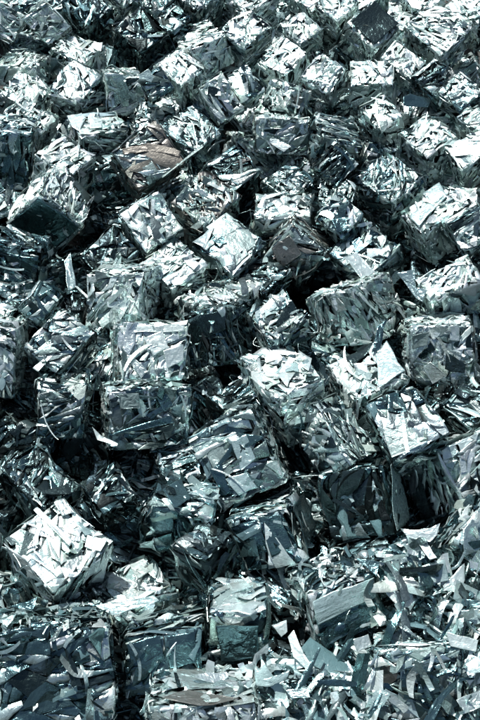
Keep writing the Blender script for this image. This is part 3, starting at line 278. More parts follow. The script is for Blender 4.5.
LOOSE = [
  (((0.827, 3.325, 0.655), (0.955, 3.36, 0.67), (0.972, 3.275, 0.622), (0.831, 3.248, 0.612)), 'p', 'pale square sheet lying at an angle on the loose scrap at the lower right'),
  (((0.878, 3.215, 0.567), (0.966, 3.294, 0.584), (1.051, 3.378, 0.604), (1.052, 3.309, 0.581), (1.021, 3.238, 0.56), (0.951, 3.247, 0.57)), 'w', 'bent white boomerang sheet below the pale square sheet'),
  (((0.65, 3.273, 0.603), (0.731, 3.218, 0.563), (0.836, 3.267, 0.589), (0.883, 3.268, 0.587), (0.761, 3.166, 0.527), (0.685, 3.228, 0.572)), 'w', 'white v shaped sheet left below the pale square sheet'),
  (((0.817, 3.213, 0.569), (0.882, 3.208, 0.524), (0.857, 3.156, 0.481)), 't', 'dark teal triangle scrap below the white v shaped sheet'),
  (((0.54, 3.387, 0.644), (0.654, 3.359, 0.65), (0.637, 3.3, 0.613)), 't', 'dark teal three cornered scrap right of the ribbons on the brushed blue bale'),
  (((0.928, 3.135, 0.56), (1.091, 3.134, 0.598), (1.093, 3.08, 0.553), (0.987, 3.081, 0.529)), 'p', 'broad pale sheet lying at the right edge below the boomerang sheet'),
  (((0.991, 2.855, 0.51), (0.845, 2.71, 0.54), (0.768, 2.584, 0.549), (0.817, 2.593, 0.535), (0.871, 2.711, 0.531), (1.002, 2.838, 0.505)), 't', 'long curved blue strip running to the bottom edge near the right corner'),
  (((0.588, 2.893, 0.531), (0.601, 2.822, 0.499), (0.564, 2.707, 0.446), (0.529, 2.707, 0.446)), 'p', 'narrow upright strip left of the brown plate at the bottom right'),
  (((0.592, 2.822, 0.499), (0.641, 2.77, 0.479), (0.612, 2.77, 0.464)), 'w', 'little white triangle scrap under the brown plate'),
  (((0.971, 2.842, 0.582), (1.05, 2.871, 0.614), (1.043, 2.806, 0.582), (0.988, 2.801, 0.567)), 'p', 'pale strip end at the right edge above the long curved blue strip'),
  (((0.753, 3.486, 0.743), (0.811, 3.468, 0.75), (0.888, 3.462, 0.77), (0.934, 3.473, 0.793), (0.918, 3.43, 0.758), (0.885, 3.409, 0.733), (0.783, 3.446, 0.725)), 'w', 'white curled scrap below the black shaded side of the right edge bale'),
  (((0.832, 3.419, 0.714), (0.862, 3.429, 0.716), (0.913, 3.343, 0.697), (0.879, 3.332, 0.696)), 'w', 'short white strip touching the top of the pale square sheet'),
  (((0.611, 3.142, 0.522), (0.659, 3.16, 0.527), (0.678, 3.114, 0.514), (0.64, 3.096, 0.509)), 'w', 'crumpled white chip left of the small blue grey plate'),
  (((0.667, 3.104, 0.573), (0.72, 3.143, 0.594), (0.72, 3.097, 0.537), (0.672, 3.076, 0.535)), 't', 'small blue grey plate standing below the white v shaped sheet'),
  (((0.146, 3.092, 0.528), (0.215, 3.117, 0.533), (0.219, 3.075, 0.5), (0.191, 3.054, 0.49)), 'w', 'white triangle scrap in the black slot beside the brushed blue bale'),
  (((0.208, 2.966, 0.612), (0.234, 2.985, 0.637), (0.276, 2.898, 0.59), (0.348, 2.804, 0.549), (0.305, 2.825, 0.547), (0.233, 2.893, 0.567)), 'w', 'long white tapering sheet leaning below the white triangle scrap'),
  (((0.193, 2.73, 0.562), (0.287, 2.733, 0.58), (0.298, 2.693, 0.567), (0.222, 2.696, 0.555)), 'p', 'pale flat chip near the bottom edge right of the rust stained bale'),
  (((0.371, 2.951, 0.522), (0.457, 2.942, 0.49), (0.437, 2.903, 0.479), (0.387, 2.894, 0.491)), 't', 'dark blue flake on pale scrap below the brushed blue bale'),
  (((0.056, 2.824, 0.623), (0.065, 2.768, 0.58), (0.142, 2.757, 0.581), (0.215, 2.792, 0.618), (0.202, 2.767, 0.596), (0.129, 2.741, 0.567), (0.069, 2.748, 0.565)), 'p', 'curved pale sheet right above the rust stained bale'),
  (((-0.664, 3.203, 0.508), (-0.586, 3.156, 0.503), (-0.495, 3.182, 0.521), (-0.37, 3.206, 0.541), (-0.395, 3.236, 0.548), (-0.512, 3.23, 0.533)), 'p', 'wing shaped pale sheet lying over the dark bale of bent sheets'),
  (((-1.067, 3.197, 0.516), (-0.945, 3.242, 0.54), (-0.957, 3.18, 0.523)), 't', 'dark three cornered sheet near the left edge above the big bottom left bale'),
  (((-1.007, 2.861, 0.875), (-0.94, 2.888, 0.873), (-0.974, 2.827, 0.866)), 'p', 'pale scrap at the left edge on top of the big bottom left bale'),
  (((-0.801, 2.818, 0.795), (-0.758, 2.855, 0.842), (-0.745, 2.846, 0.841), (-0.787, 2.809, 0.793)), 'w', 'white sliver on the top edge of the big bottom left bale'),
  (((-0.781, 4.247, 0.668), (-0.737, 4.217, 0.646), (-0.642, 4.177, 0.612), (-0.646, 4.166, 0.607), (-0.751, 4.19, 0.636)), 'w', 'curved white splinter at the lower left of the bale with the grey square plate'),
  (((1.179, 7.359, 1.007), (1.235, 7.408, 1.007), (1.404, 7.428, 0.949), (1.366, 7.346, 0.927), (1.189, 7.297, 0.975)), 't', 'grey blue plate lying loose between the black fronted bales at the upper right'),
  (((0.573, 5.851, 0.93), (0.656, 5.877, 0.935), (0.684, 5.798, 0.89), (0.602, 5.778, 0.888)), 't', 'teal rectangle scrap on the low bale at the middle right of the upper half'),
  (((0.938, 5.402, 0.845), (1.022, 5.389, 0.877), (1.051, 5.306, 0.79), (1.107, 5.29, 0.802), (1.085, 5.252, 0.742), (1.04, 5.283, 0.755)), 'p', 'twisted grey sheet left of the bale of bright slanting strips'),
  (((0.63, 5.594, 0.828), (0.722, 5.663, 0.818), (0.841, 5.555, 0.736), (0.748, 5.473, 0.743)), 'w', 'bright sheet lying on the grey bale strewn with mixed plates'),
  (((-0.508, 6.296, 0.973), (-0.241, 6.428, 1.134), (-0.234, 6.412, 1.128), (-0.501, 6.28, 0.968)), 'g', 'long thin rod lying right of the brownish bale'),
  (((-0.311, 6.264, 0.992), (-0.265, 6.199, 0.964), (-0.147, 6.101, 0.927), (-0.173, 6.084, 0.915), (-0.297, 6.183, 0.952)), 'p', 'crossed strip on the greyish brown bale'),
  (((-0.968, 5.252, 0.852), (-0.957, 5.263, 0.851), (-0.892, 5.218, 0.804), (-0.896, 5.203, 0.801)), 'w', 'short white stick poking from the left of the bale of short white splinters'),
  (((-1.16, 4.707, 0.699), (-0.985, 4.86, 0.791), (-0.93, 4.884, 0.808), (-1.129, 4.683, 0.691)), 'w', 'long pale stick lying over the bale with crossed pale sticks'),
  (((-1.075, 5.568, 0.809), (-1.044, 5.632, 0.824), (-0.991, 5.407, 0.73), (-1.035, 5.369, 0.729)), 'p', 'narrow upright pale sheet in the gap left of the dim pyramid like bale'),
  (((0.734, 4.747, 0.775), (0.773, 4.877, 0.856), (0.832, 4.921, 0.879), (0.779, 4.76, 0.778)), 't', 'teal bent flap standing between the ridge bale and the squarish bale'),
  (((0.908, 2.971, 0.642), (1.047, 2.943, 0.622), (1.037, 2.904, 0.589), (0.924, 2.924, 0.604)), 'w', 'pale bent sheet in front of the broad pale sheet at the right edge'),
  (((0.395, 2.841, 0.531), (0.487, 2.808, 0.55), (0.474, 2.729, 0.518), (0.408, 2.765, 0.509)), 'p', 'pale crumpled sheet left of the narrow upright strip near the bottom'),
  (((0.26, 2.719, 0.466), (0.367, 2.72, 0.502), (0.386, 2.661, 0.472), (0.285, 2.662, 0.44)), 'p', 'pale scrap on the bottom edge below the pale flat chip'),
  (((0.921, 2.698, 0.536), (1.036, 2.747, 0.536), (1.04, 2.692, 0.5), (0.948, 2.653, 0.5)), 'w', 'white scrap in the bottom right corner right of the long curved blue strip'),
  (((0.504, 3.012, 0.526), (0.581, 3.053, 0.514), (0.597, 3.009, 0.485), (0.53, 2.971, 0.494)), 'w', 'white chip left of the bale with stacked pale layers'),
]

CAM = np.array((0.0, 0.0, 4.7))
PITCH = math.radians(40.0)

# ------------------------------------------------------------------ materials
def new_mat(name):
    m = bpy.data.materials.new(name)
    m.use_nodes = True
    nt = m.node_tree
    b = nt.nodes['Principled BSDF']
    return m, nt, b


def scrap_material(name='scrap_metal', streak=.26, scale=(16, 150, 60), turn=(.5, .35, .6)):
    m, nt, b = new_mat(name)
    N, L = nt.nodes, nt.links
    tone = N.new('ShaderNodeAttribute'); tone.attribute_name = 'tone'
    surf = N.new('ShaderNodeAttribute'); surf.attribute_name = 'surf'
    sep = N.new('ShaderNodeSeparateColor'); L.new(surf.outputs['Color'], sep.inputs[0])
    tc = N.new('ShaderNodeTexCoord')
    # stains and scuffs
    n1 = N.new('ShaderNodeTexNoise'); n1.inputs['Scale'].default_value = 22; n1.inputs['Detail'].default_value = 5
    n1.inputs['Roughness'].default_value = .65
    L.new(tc.outputs['Object'], n1.inputs['Vector'])
    r1 = N.new('ShaderNodeMapRange'); r1.inputs[1].default_value = .38; r1.inputs[2].default_value = .62
    r1.inputs[3].default_value = .84; r1.inputs[4].default_value = 1.05
    L.new(n1.outputs['Fac'], r1.inputs[0])
    mul = N.new('ShaderNodeMix'); mul.data_type = 'RGBA'; mul.blend_type = 'MULTIPLY'; mul.inputs[0].default_value = 1
    L.new(tone.outputs['Color'], mul.inputs[6]); L.new(r1.outputs[0], mul.inputs[7])
    L.new(mul.outputs[2], b.inputs['Base Color'])
    L.new(sep.outputs[0], b.inputs['Metallic'])
    # roughness: per sheet plus scuffs
    add = N.new('ShaderNodeMath'); add.operation = 'MULTIPLY_ADD'; add.inputs[1].default_value = .22
    n2 = N.new('ShaderNodeTexNoise'); n2.inputs['Scale'].default_value = 70; n2.inputs['Detail'].default_value = 3
    L.new(tc.outputs['Object'], n2.inputs['Vector'])
    sub = N.new('ShaderNodeMath'); sub.operation = 'SUBTRACT'; sub.inputs[1].default_value = .5
    L.new(n2.outputs['Fac'], sub.inputs[0]); L.new(sub.outputs[0], add.inputs[0]); L.new(sep.outputs[1], add.inputs[2])
    L.new(add.outputs[0], b.inputs['Roughness'])
    # dents and creases
    n3 = N.new('ShaderNodeTexNoise'); n3.inputs['Scale'].default_value = 34; n3.inputs['Detail'].default_value = 4
    n3.inputs['Distortion'].default_value = 1.2
    L.new(tc.outputs['Object'], n3.inputs['Vector'])
    mp = N.new('ShaderNodeMapping'); mp.inputs['Rotation'].default_value = turn; mp.inputs['Scale'].default_value = scale
    L.new(tc.outputs['Object'], mp.inputs['Vector'])
    n4 = N.new('ShaderNodeTexNoise'); n4.inputs['Scale'].default_value = 1; n4.inputs['Detail'].default_value = 3
    L.new(mp.outputs[0], n4.inputs['Vector'])
    mh = N.new('ShaderNodeMath'); mh.operation = 'MULTIPLY_ADD'; mh.inputs[1].default_value = streak
    L.new(n4.outputs['Fac'], mh.inputs[0]); L.new(n3.outputs['Fac'], mh.inputs[2])
    bp = N.new('ShaderNodeBump'); bp.inputs['Strength'].default_value = .40; bp.inputs['Distance'].default_value = .012
    L.new(mh.outputs[0], bp.inputs['Height'])
    L.new(bp.outputs['Normal'], b.inputs['Normal'])
    return m


def ground_material():
    m, nt, b = new_mat('shade_black_ground')
    N, L = nt.nodes, nt.links
    tc = N.new('ShaderNodeTexCoord')
    n = N.new('ShaderNodeTexNoise'); n.inputs['Scale'].default_value = 3; n.inputs['Detail'].default_value = 8
    L.new(tc.outputs['Object'], n.inputs['Vector'])
    r = N.new('ShaderNodeValToRGB')
    r.color_ramp.elements[0].color = (.012, .013, .013, 1); r.color_ramp.elements[1].color = (.05, .052, .05, 1)  # near-black colours paint the shade at the bottom of the gaps
    L.new(n.outputs['Fac'], r.inputs[0]); L.new(r.outputs[0], b.inputs['Base Color'])
    b.inputs['Roughness'].default_value = .9
    bp = N.new('ShaderNodeBump'); bp.inputs['Strength'].default_value = .6; bp.inputs['Distance'].default_value = .05
    L.new(n.outputs['Fac'], bp.inputs['Height']); L.new(bp.outputs['Normal'], b.inputs['Normal'])
    return m


SCRAP = scrap_material()
BRUSHED = scrap_material('brushed_sheet_metal', 1.1, (7, 7, 75), (.12, .12, 0))
GROUND = ground_material()

# ------------------------------------------------------------------ metal tones (base colours with the teal of shade mixed in)
TONES = {
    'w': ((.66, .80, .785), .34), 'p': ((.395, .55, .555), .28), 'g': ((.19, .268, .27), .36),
    'd': ((.045, .075, .08), .25), 't': ((.09, .17, .19), .20), 'b': ((.215, .228, .215), .42),
    'k': ((.012, .020, .021), .5), 'n': ((.235, .228, .208), .55),  # k: black shade of gaps and cracks, put into the colour
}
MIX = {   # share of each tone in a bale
    'w': 'wwwwwwwwwppgd', 'g': 'wwppgggttd', 'd': 'pgtddddtdk', 'k': 'tddddkkkpd', 'n': 'bgbgbgpbng', 't': 'wwppptttttd', 'b': 'wpggbbbggd',  # k mix paints gap shade into the deeper bales
}


class Geo:
    """collects quads and their tone, gloss and shading"""
    def __init__(self):
        self.v, self.f, self.c, self.s, self.sm = [], [], [], [], []
        self.n = 0

    def add(self, V, F, col, surf, smooth):
        self.v.append(V); self.f.append(F + self.n); self.c.append(col); self.s.append(surf); self.sm.append(smooth)
        self.n += len(V)

    def build(self, name, parent=None, mat=None, warp=None):
        V = np.concatenate(self.v); F = np.concatenate(self.f)
        if warp is not None:
            V = warp(V)
        me = bpy.data.meshes.new(name)
        me.vertices.add(len(V)); me.vertices.foreach_set('co', V.astype(np.float32).ravel())
        me.loops.add(F.size); me.loops.foreach_set('vertex_index', F.astype(np.int32).ravel())
        me.polygons.add(len(F)); me.polygons.foreach_set('loop_start', np.arange(0, F.size, 4, dtype=np.int32))
        me.polygons.foreach_set('use_smooth', np.concatenate(self.sm))
        C = np.concatenate(self.c); S = np.concatenate(self.s)
        a = me.attributes.new('tone', 'FLOAT_COLOR', 'FACE')
        a.data.foreach_set('color', np.concatenate([C, np.ones((len(C), 1))], 1).astype(np.float32).ravel())
        a = me.attributes.new('surf', 'FLOAT_COLOR', 'FACE')
        a.data.foreach_set('color', np.concatenate([S, np.zeros((len(S), 1)), np.ones((len(S), 1))], 1).astype(np.float32).ravel())
        me.materials.append(mat or SCRAP)
        me.update(calc_edges=True)
        o = bpy.data.objects.new(name, me); COL.objects.link(o)
        if parent is not None:
            o.parent = parent
        return o


M_ROWS = 5
GRID = np.array([[(r * 3 + c, (r + 1) * 3 + c, (r + 1) * 3 + c + 1, r * 3 + c + 1) for c in range(2)] for r in range(M_ROWS - 1)]).reshape(-1, 4)


def tones_for(rng, n, mix):
    keys = rng.choice(list(mix), n)
    base = np.array([TONES[k][0] for k in keys]); rough = np.array([TONES[k][1] for k in keys])
    base = base * rng.uniform(.78, 1.12, (n, 1)) * (1 + rng.normal(0, .025, (n, 3)))
    worn = np.isin(keys, ['w', 'p'])                       # weathered bright sheet scatters more light than clean sheet
    metal = np.where(worn, rng.uniform(.48, .92, n), np.where(rng.random(n) < .88, rng.uniform(.8, 1, n), rng.uniform(.1, .4, n)))
    rough = np.clip(rough + rng.normal(0, .08, n), .16, .7)
    return np.clip(base, .004, .88), np.stack([metal, rough], 1)


def sheets(rng, n, W, H, length, aspect, tilt, bend, lift, mix, ang=None, roll=0.0, smooth=.35, spread=.45, free=False):
    """n torn and bent sheets scattered over a W x H face; returns (n,15,3) in u, v, w"""
    s = np.linspace(-1, 1, M_ROWS)[None, :, None]; t = np.array([-1, 0, 1.0])[None, None, :]
    L = length * np.exp(rng.normal(0, spread, n)); Bw = L / (aspect * np.exp(rng.normal(0, .35, n)))
    L = np.minimum(L, .75 * max(W, H)) / 2; Bw = np.minimum(Bw, .3 * min(W, H)) / 2
    th = rng.uniform(0, math.pi, n) if ang is None else ang + rng.normal(0, .14, n)
    e = lambda a: a[:, None, None]
    out = 1 + rng.uniform(-.2, .08, (n, M_ROWS, 3)); out[:, :, 1] = rng.uniform(-.2, .2, (n, M_ROWS))
    a = s * e(L) + (rng.normal(0, .10, (n, M_ROWS, 3)) * e(L) * .45) + t * s * e(rng.normal(0, .35, n)) * e(Bw)
    taper = 1 - np.clip(s * e(rng.normal(0, .45, n)), 0, .75)
    b = np.where(t == 0, out * .5, t * out) * e(Bw) * taper
    s0 = rng.uniform(-.6, .6, n)
    w = (a * e(rng.normal(0, tilt, n)) + b * e(rng.normal(0, tilt * 1.5 + roll, n))
         + (s ** 2 - .4) * e(L * rng.normal(0, bend, n)) + np.abs(s - e(s0)) * e(L * rng.normal(0, bend * .8, n))
         - (t ** 2) * e(Bw * np.abs(rng.normal(0, bend * 1.2, n))) + rng.normal(0, .0016, (n, M_ROWS, 3)))
    w = w + e(rng.uniform(-.004, lift, n))
    cu, cv = rng.uniform(-W / 2, W / 2, n), rng.uniform(-H / 2, H / 2, n)
    if free:
        cu, cv = cu * 0, cv * 0
    u = e(cu) + a * np.cos(e(th)) - b * np.sin(e(th)); v = e(cv) + a * np.sin(e(th)) + b * np.cos(e(th))
    w = np.clip(w, -.022, lift + .018) if not free else np.clip(w, -.06, .08)
    # whatever overruns an edge is folded round it by the press
    for q, hw in ((u, W / 2), (v, H / 2)):
        over = np.maximum(np.abs(q) - hw - .004, 0)
        w -= over * .8
        q[:] = np.sign(q) * np.minimum(np.abs(q), hw + .004 + over * .08)
    P = np.stack([u, v, w], -1).reshape(n, 15, 3)
    col, surf = tones_for(rng, n, mix)
    sm = rng.random(n) < smooth
    return P, col, surf, sm


STYLE = {   # sheets caught on the pressed face: (number per 0.12 m2, length, aspect, tilt, bend, lift, roll, smooth)
    'f': [(20, .075, 2.2, .12, .25, .007, 0, .6), (14, .095, 5.5, .10, .22, .010, .2, .5), (7, .035, 2.2, .22, .3, .010, 0, .4)],
    'F': [(14, .10, 2.0, .10, .22, .007, 0, .6), (14, .10, 4.5, .10, .24, .010, .2, .5), (6, .035, 2.2, .22, .3, .010, 0, .4)],
    's': [(6, .12, 3.4, .09, .40, .010, .1, .85), (14, .10, 4.5, .12, .35, .012, .2, .7), (8, .035, 2.4, .22, .3, .010, 0, .4)],
    'S': [(8, .14, 2.4, .07, .25, .007, 0, .8), (10, .11, 4.0, .10, .30, .010, .15, .7), (6, .04, 2.4, .22, .3, .010, 0, .4)],
    'l': [(44, .12, 8.0, .06, .12, .006, .6, .5), (8, .045, 3.0, .24, .25, .012, 0, .3)],
    't': [(14, .08, 2.6, .14, .25, .009, 0, .4), (46, .11, 8.0, .13, .24, .014, .4, .4), (12, .04, 2.4, .25, .3, .015, 0, .3)],
}
SHARDS = {  # the pressed face itself: (folds per 0.12 m2, how much they run one way, tilt, curl, edge roll)
    'f': (54, .50, .13, 1.2, .008), 'F': (36, .45, .10, 1.1, .008), 's': (24, .65, .15, 1.6, .010),
    'S': (20, .55, .10, 1.3, .009), 'l': (64, .88, .18, 1.3, .008), 't': (60, .65, .17, 1.3, .009),
}


def cut(poly, p, d):
    """split a convex outline along the line through p with direction d"""
    nx, ny = -d[1], d[0]
    A, Bq = [], []
    m = len(poly)
    for i in range(m):
        x0, y0 = poly[i]; x1, y1 = poly[(i + 1) % m]
        s0 = (x0 - p[0]) * nx + (y0 - p[1]) * ny; s1 = (x1 - p[0]) * nx + (y1 - p[1]) * ny
        (A if s0 >= 0 else Bq).append((x0, y0))
        if (s0 >= 0) != (s1 >= 0):
            q = s0 / (s0 - s1); c = (x0 + (x1 - x0) * q, y0 + (y1 - y0) * q)
            A.append(c); Bq.append(c)
    return A, Bq


def area(poly):
    return .5 * abs(sum(poly[i][0] * poly[(i + 1) % len(poly)][1] - poly[(i + 1) % len(poly)][0] * poly[i][1] for i in range(len(poly))))


KP = 8
_o = lambda r, i: r * KP + i % KP
SHARD_F = np.array([(_o(r, i), _o(r, i + 1), _o(r + 1, i + 1), _o(r + 1, i)) for r in range(2) for i in range(KP)]
                   + [(_o(2, i), _o(2, i + 1), _o(2, i + 2), 3 * KP) for i in range(0, KP, 2)])


def shards(rng, W, H, style, dens, mix):
    """the face broken into folded, dished pieces of sheet, pressed against each other"""
    cnt, pref, tilt, curl, roll = SHARDS[style]
    n = max(5, int(cnt * dens))
    th0 = (0.0 if rng.random() < .75 else 1.57) if style == 'l' else rng.uniform(0, 3.14)
    polys = [[(-W / 2, -H / 2), (W / 2, -H / 2), (W / 2, H / 2), (-W / 2, H / 2)]]
    ars = [W * H]
    R = rng.random((n * 3, 6)); Gs = rng.normal(0, 1, n * 3); q = 0
    while len(polys) < n and q < n * 3:
        w = np.array(ars) ** 1.25; j = int(np.searchsorted(np.cumsum(w), R[q, 0] * w.sum())); j = min(j, len(polys) - 1)
        P = polys[j]
        a, b = R[q, 1], R[q, 2]
        i = int(R[q, 3] * len(P))
        c = (sum(v[0] for v in P) / len(P), sum(v[1] for v in P) / len(P))
        v = P[i]; p = (c[0] + (v[0] - c[0]) * a * .55, c[1] + (v[1] - c[1]) * a * .55)
        th = th0 + Gs[q] * .22 + .5 * math.sin(5 * c[0] + 3 * c[1]) * (style != 'l') if R[q, 4] < pref else R[q, 5] * 3.14
        q += 1
        A, Bq = cut(P, p, (math.cos(th), math.sin(th)))
        if len(A) < 3 or len(Bq) < 3 or len(A) > KP or len(Bq) > KP: continue
        aa, ab = area(A), area(Bq)
        if min(aa, ab) < 2e-5: continue
        polys[j] = A; ars[j] = aa; polys.append(Bq); ars.append(ab)
    n = len(polys)
    full = np.zeros((n, KP, 2))
    for k, P in enumerate(polys):
        P = list(P)
        while len(P) < KP:
            d = [(P[i][0] - P[(i + 1) % len(P)][0]) ** 2 + (P[i][1] - P[(i + 1) % len(P)][1]) ** 2 for i in range(len(P))]
            i = d.index(max(d)); a, b = P[i], P[(i + 1) % len(P)]
            P.insert(i + 1, ((a[0] + b[0]) / 2, (a[1] + b[1]) / 2))
        full[k] = P
    c = full.mean(1, keepdims=True)
    size = np.linalg.norm(full - c, axis=2).max(1)
    full = full + rng.normal(0, 1, full.shape) * (size * .035)[:, None, None]
    grow = 1 + rng.uniform(-.04, .09, (n, 1, 1))                 # neighbours overlap or leave a crack
    full = c + (full - c) * grow
    rings = [full, c + (full - c) * .84, c + (full - c) * .48, c]
    P2 = np.concatenate(rings, 1)                               # n, 25, 2
    d = P2 - c
    th = rng.uniform(0, 3.14, n); ax = np.stack([np.cos(th), np.sin(th)], -1)[:, None]
    s = (d * ax).sum(-1)
    e = lambda a: a[:, None]
    t1, t2 = rng.normal(0, tilt, n), rng.normal(0, tilt, n)
    off = e(rng.uniform(-.4, .4, n) * size)
    w = (d[..., 0] * e(t1) + d[..., 1] * e(t2) + e(rng.normal(0, curl, n) / size * .22) * (s - off) ** 2
         + e(rng.normal(0, .22, n)) * np.abs(s - off) + e(rng.normal(0, .16, n)) * np.abs(d[..., 0] - d[..., 1] * .7 + off * .6) + e(rng.uniform(-.010, .006, n)))
    dr = rng.uniform(.2, 1.2, n) * roll
    w[:, :KP] -= e(dr) * rng.uniform(.3, 1.4, (n, KP)); w[:, KP:2 * KP] -= e(dr * .18)
    w += rng.normal(0, .0009, w.shape)
    w = np.clip(w, -.026, .020)
    Pn = np.concatenate([P2, w[..., None]], -1)
    for ax_, hw in ((0, W / 2), (1, H / 2)):
        over = np.maximum(np.abs(Pn[..., ax_]) - hw, 0)
        Pn[..., 2] -= over * .8
        Pn[..., ax_] = np.clip(Pn[..., ax_], -hw - .003, hw + .003)
    col, surf = tones_for(rng, n, mix)
    return Pn, col, surf, rng.random(n) < .72


FACES = {   # axis -> function from (u, v, w) to local x, y, z and the face size
    '+z': lambda P, X, Y, Z: np.stack([P[..., 0], P[..., 1], Z + P[..., 2]], -1),
    '-z': lambda P, X, Y, Z: np.stack([P[..., 0], -P[..., 1], -P[..., 2]], -1),
    '-y': lambda P, X, Y, Z: np.stack([P[..., 0], -Y / 2 - P[..., 2], P[..., 1] + Z / 2], -1),
    '+y': lambda P, X, Y, Z: np.stack([-P[..., 0], Y / 2 + P[..., 2], P[..., 1] + Z / 2], -1),
    '-x': lambda P, X, Y, Z: np.stack([-X / 2 - P[..., 2], -P[..., 0], P[..., 1] + Z / 2], -1),
    '+x': lambda P, X, Y, Z: np.stack([X / 2 + P[..., 2], P[..., 0], P[..., 1] + Z / 2], -1),
}


def face_size(ax, X, Y, Z):
    return {'z': (X, Y), 'y': (X, Z), 'x': (Y, Z)}[ax[1]]


def make_warp(rng, X, Y, Z):
    k = rng.normal(0, 6.5, (4, 3)); ph = rng.uniform(0, 6.28, (4, 3)); am = rng.uniform(.004, .010, (4, 3)) * min(X, Y, Z) / .33
    sh = rng.normal(0, .05, 3)
    c = np.array([0, 0, Z / 2]); h = np.array([X, Y, Z]) / 2

    def warp(V):
        q = (V - c) / h
        a = np.sort(np.abs(q), 1)
        edge = np.clip(a[:, 1] - .55, 0, 1)           # rounds the long edges a little
        V2 = c + (V - c) * (1 - .10 * edge[:, None] ** 2)
        d = np.zeros_like(V2)
        for i in range(4):
            d += am[i] * np.sin((V2 @ k[i])[:, None] + ph[i])
        V2 = V2 + d
        V2[:, 0] += sh[0] * (V2[:, 2] - Z / 2); V2[:, 1] += sh[1] * (V2[:, 2] - Z / 2)
        return V2
    return warp


def core(geo, rng, X, Y, Z, mix):
    """the pressed mass under the outer sheets: a dented box painted near-black as crack shade"""
    n = 9
    g = np.linspace(-1, 1, n)
    U, Vv = np.meshgrid(g, g, indexing='ij')
    idx = np.arange(n * n).reshape(n, n)
    F = np.stack([idx[:-1, :-1], idx[1:, :-1], idx[1:, 1:], idx[:-1, 1:]], -1).reshape(-1, 4)
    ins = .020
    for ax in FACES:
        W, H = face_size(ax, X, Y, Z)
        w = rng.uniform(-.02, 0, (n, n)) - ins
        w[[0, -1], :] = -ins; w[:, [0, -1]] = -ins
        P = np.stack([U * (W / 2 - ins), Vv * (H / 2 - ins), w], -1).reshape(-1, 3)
        base = np.array(TONES['k'][0]) * rng.uniform(.5, 1.5, (len(F), 1))  # near-black tone paints the shade inside the cracks between sheets
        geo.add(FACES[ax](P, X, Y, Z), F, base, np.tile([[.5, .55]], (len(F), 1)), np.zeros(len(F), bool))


def add_sheets(geo, P, col, surf, sm, place):
    n = len(P)
    V = place(P.reshape(-1, 3))
    F = (GRID[None] + (np.arange(n) * 15)[:, None, None]).reshape(-1, 4)
    r = len(GRID)
    geo.add(V, F, np.repeat(col, r, 0), np.repeat(surf, r, 0), np.repeat(sm, r))


def thick_plate(name, pts, normal, tone, rng, parent=None, thick=.0025, bend=.10, warp=None, fold=1.0):
    """one sheet cut to an outline (local metres), a little dished and creased, with real thickness"""
    pts = np.array(pts, float); nrm = np.array(normal, float); nrm /= np.linalg.norm(nrm)
    c = pts.mean(0)
    # subdivide the outline and two inner rings
    ring = []
    m = len(pts)
    for i in range(m):
        for q in (0, .34, .67):
            p = pts[i] * (1 - q) + pts[(i + 1) % m] * q
            if q: p = p + rng.normal(0, .014, 3) * np.linalg.norm(pts[i] - pts[(i + 1) % m])
            ring.append(p)
    if len(ring) % 2: ring.insert(1, (ring[0] + ring[1]) / 2)
    ring = np.array(ring); k = len(ring)
    size = np.linalg.norm(pts - c, axis=1).max()
    rings = [c + (ring - c) * q for q in (1, .93, .74, .50, .24)]
    nr = len(rings)
    calm = min(1.0, .09 / size)
    ax = rng.normal(size=3); ax -= nrm * (ax @ nrm); ax /= np.linalg.norm(ax)
    kb = rng.choice([-1, 1]) * rng.uniform(.4, 1.4) * bend * calm / size ** 2; kc = rng.normal(0, .14) * calm * fold; kd = rng.normal(0, .12) * calm * fold
    ax2 = np.cross(ax, nrm)
    top = []
    for r in rings + [c[None]]:
        d = (r - c) @ ax
        d2 = (r - c) @ ax2
        hgt = kb * d ** 2 * size + kc * np.abs(d - .2 * size) + kd * np.abs(d2 + .25 * size) + kd * np.abs(d2 * .7 - d * .7 - .3 * size) + rng.normal(0, .0014, len(r))
        top.append(r + nrm[None] * np.maximum(hgt, -.012)[:, None])
    top = np.concatenate(top)
    bot = top - nrm * thick
    F = []
    nv = len(top)
    for j in range(nr - 1):
        for i in range(k):
            F.append((j * k + i, j * k + (i + 1) % k, (j + 1) * k + (i + 1) % k, (j + 1) * k + i))
    for i in range(0, k - 1, 2):
        F.append(((nr - 1) * k + i, (nr - 1) * k + (i + 1) % k, (nr - 1) * k + (i + 2) % k, nr * k))
    F2 = [tuple(x + nv for x in reversed(f)) for f in F]
    S = [(i, i + nv, (i + 1) % k + nv, (i + 1) % k) for i in range(k)]
    smooth = np.array([rng.random() < .75] * (len(F) + len(F2)) + [False] * len(S))
    F = np.array(F + F2 + S)
    g = Geo()
    base, rough = TONES[tone]
    base = np.array(base) * rng.uniform(.92, 1.08)
    metal = rng.uniform(.8, 1) if tone != 'g' else .35
    V = np.concatenate([top, bot])
    if tone in 'wp': metal = rng.uniform(.5, .9)
    g.add(V, F, np.tile(base, (len(F), 1)), np.tile([[metal, rough]], (len(F), 1)), smooth)
    return g.build(name, parent, warp=warp)


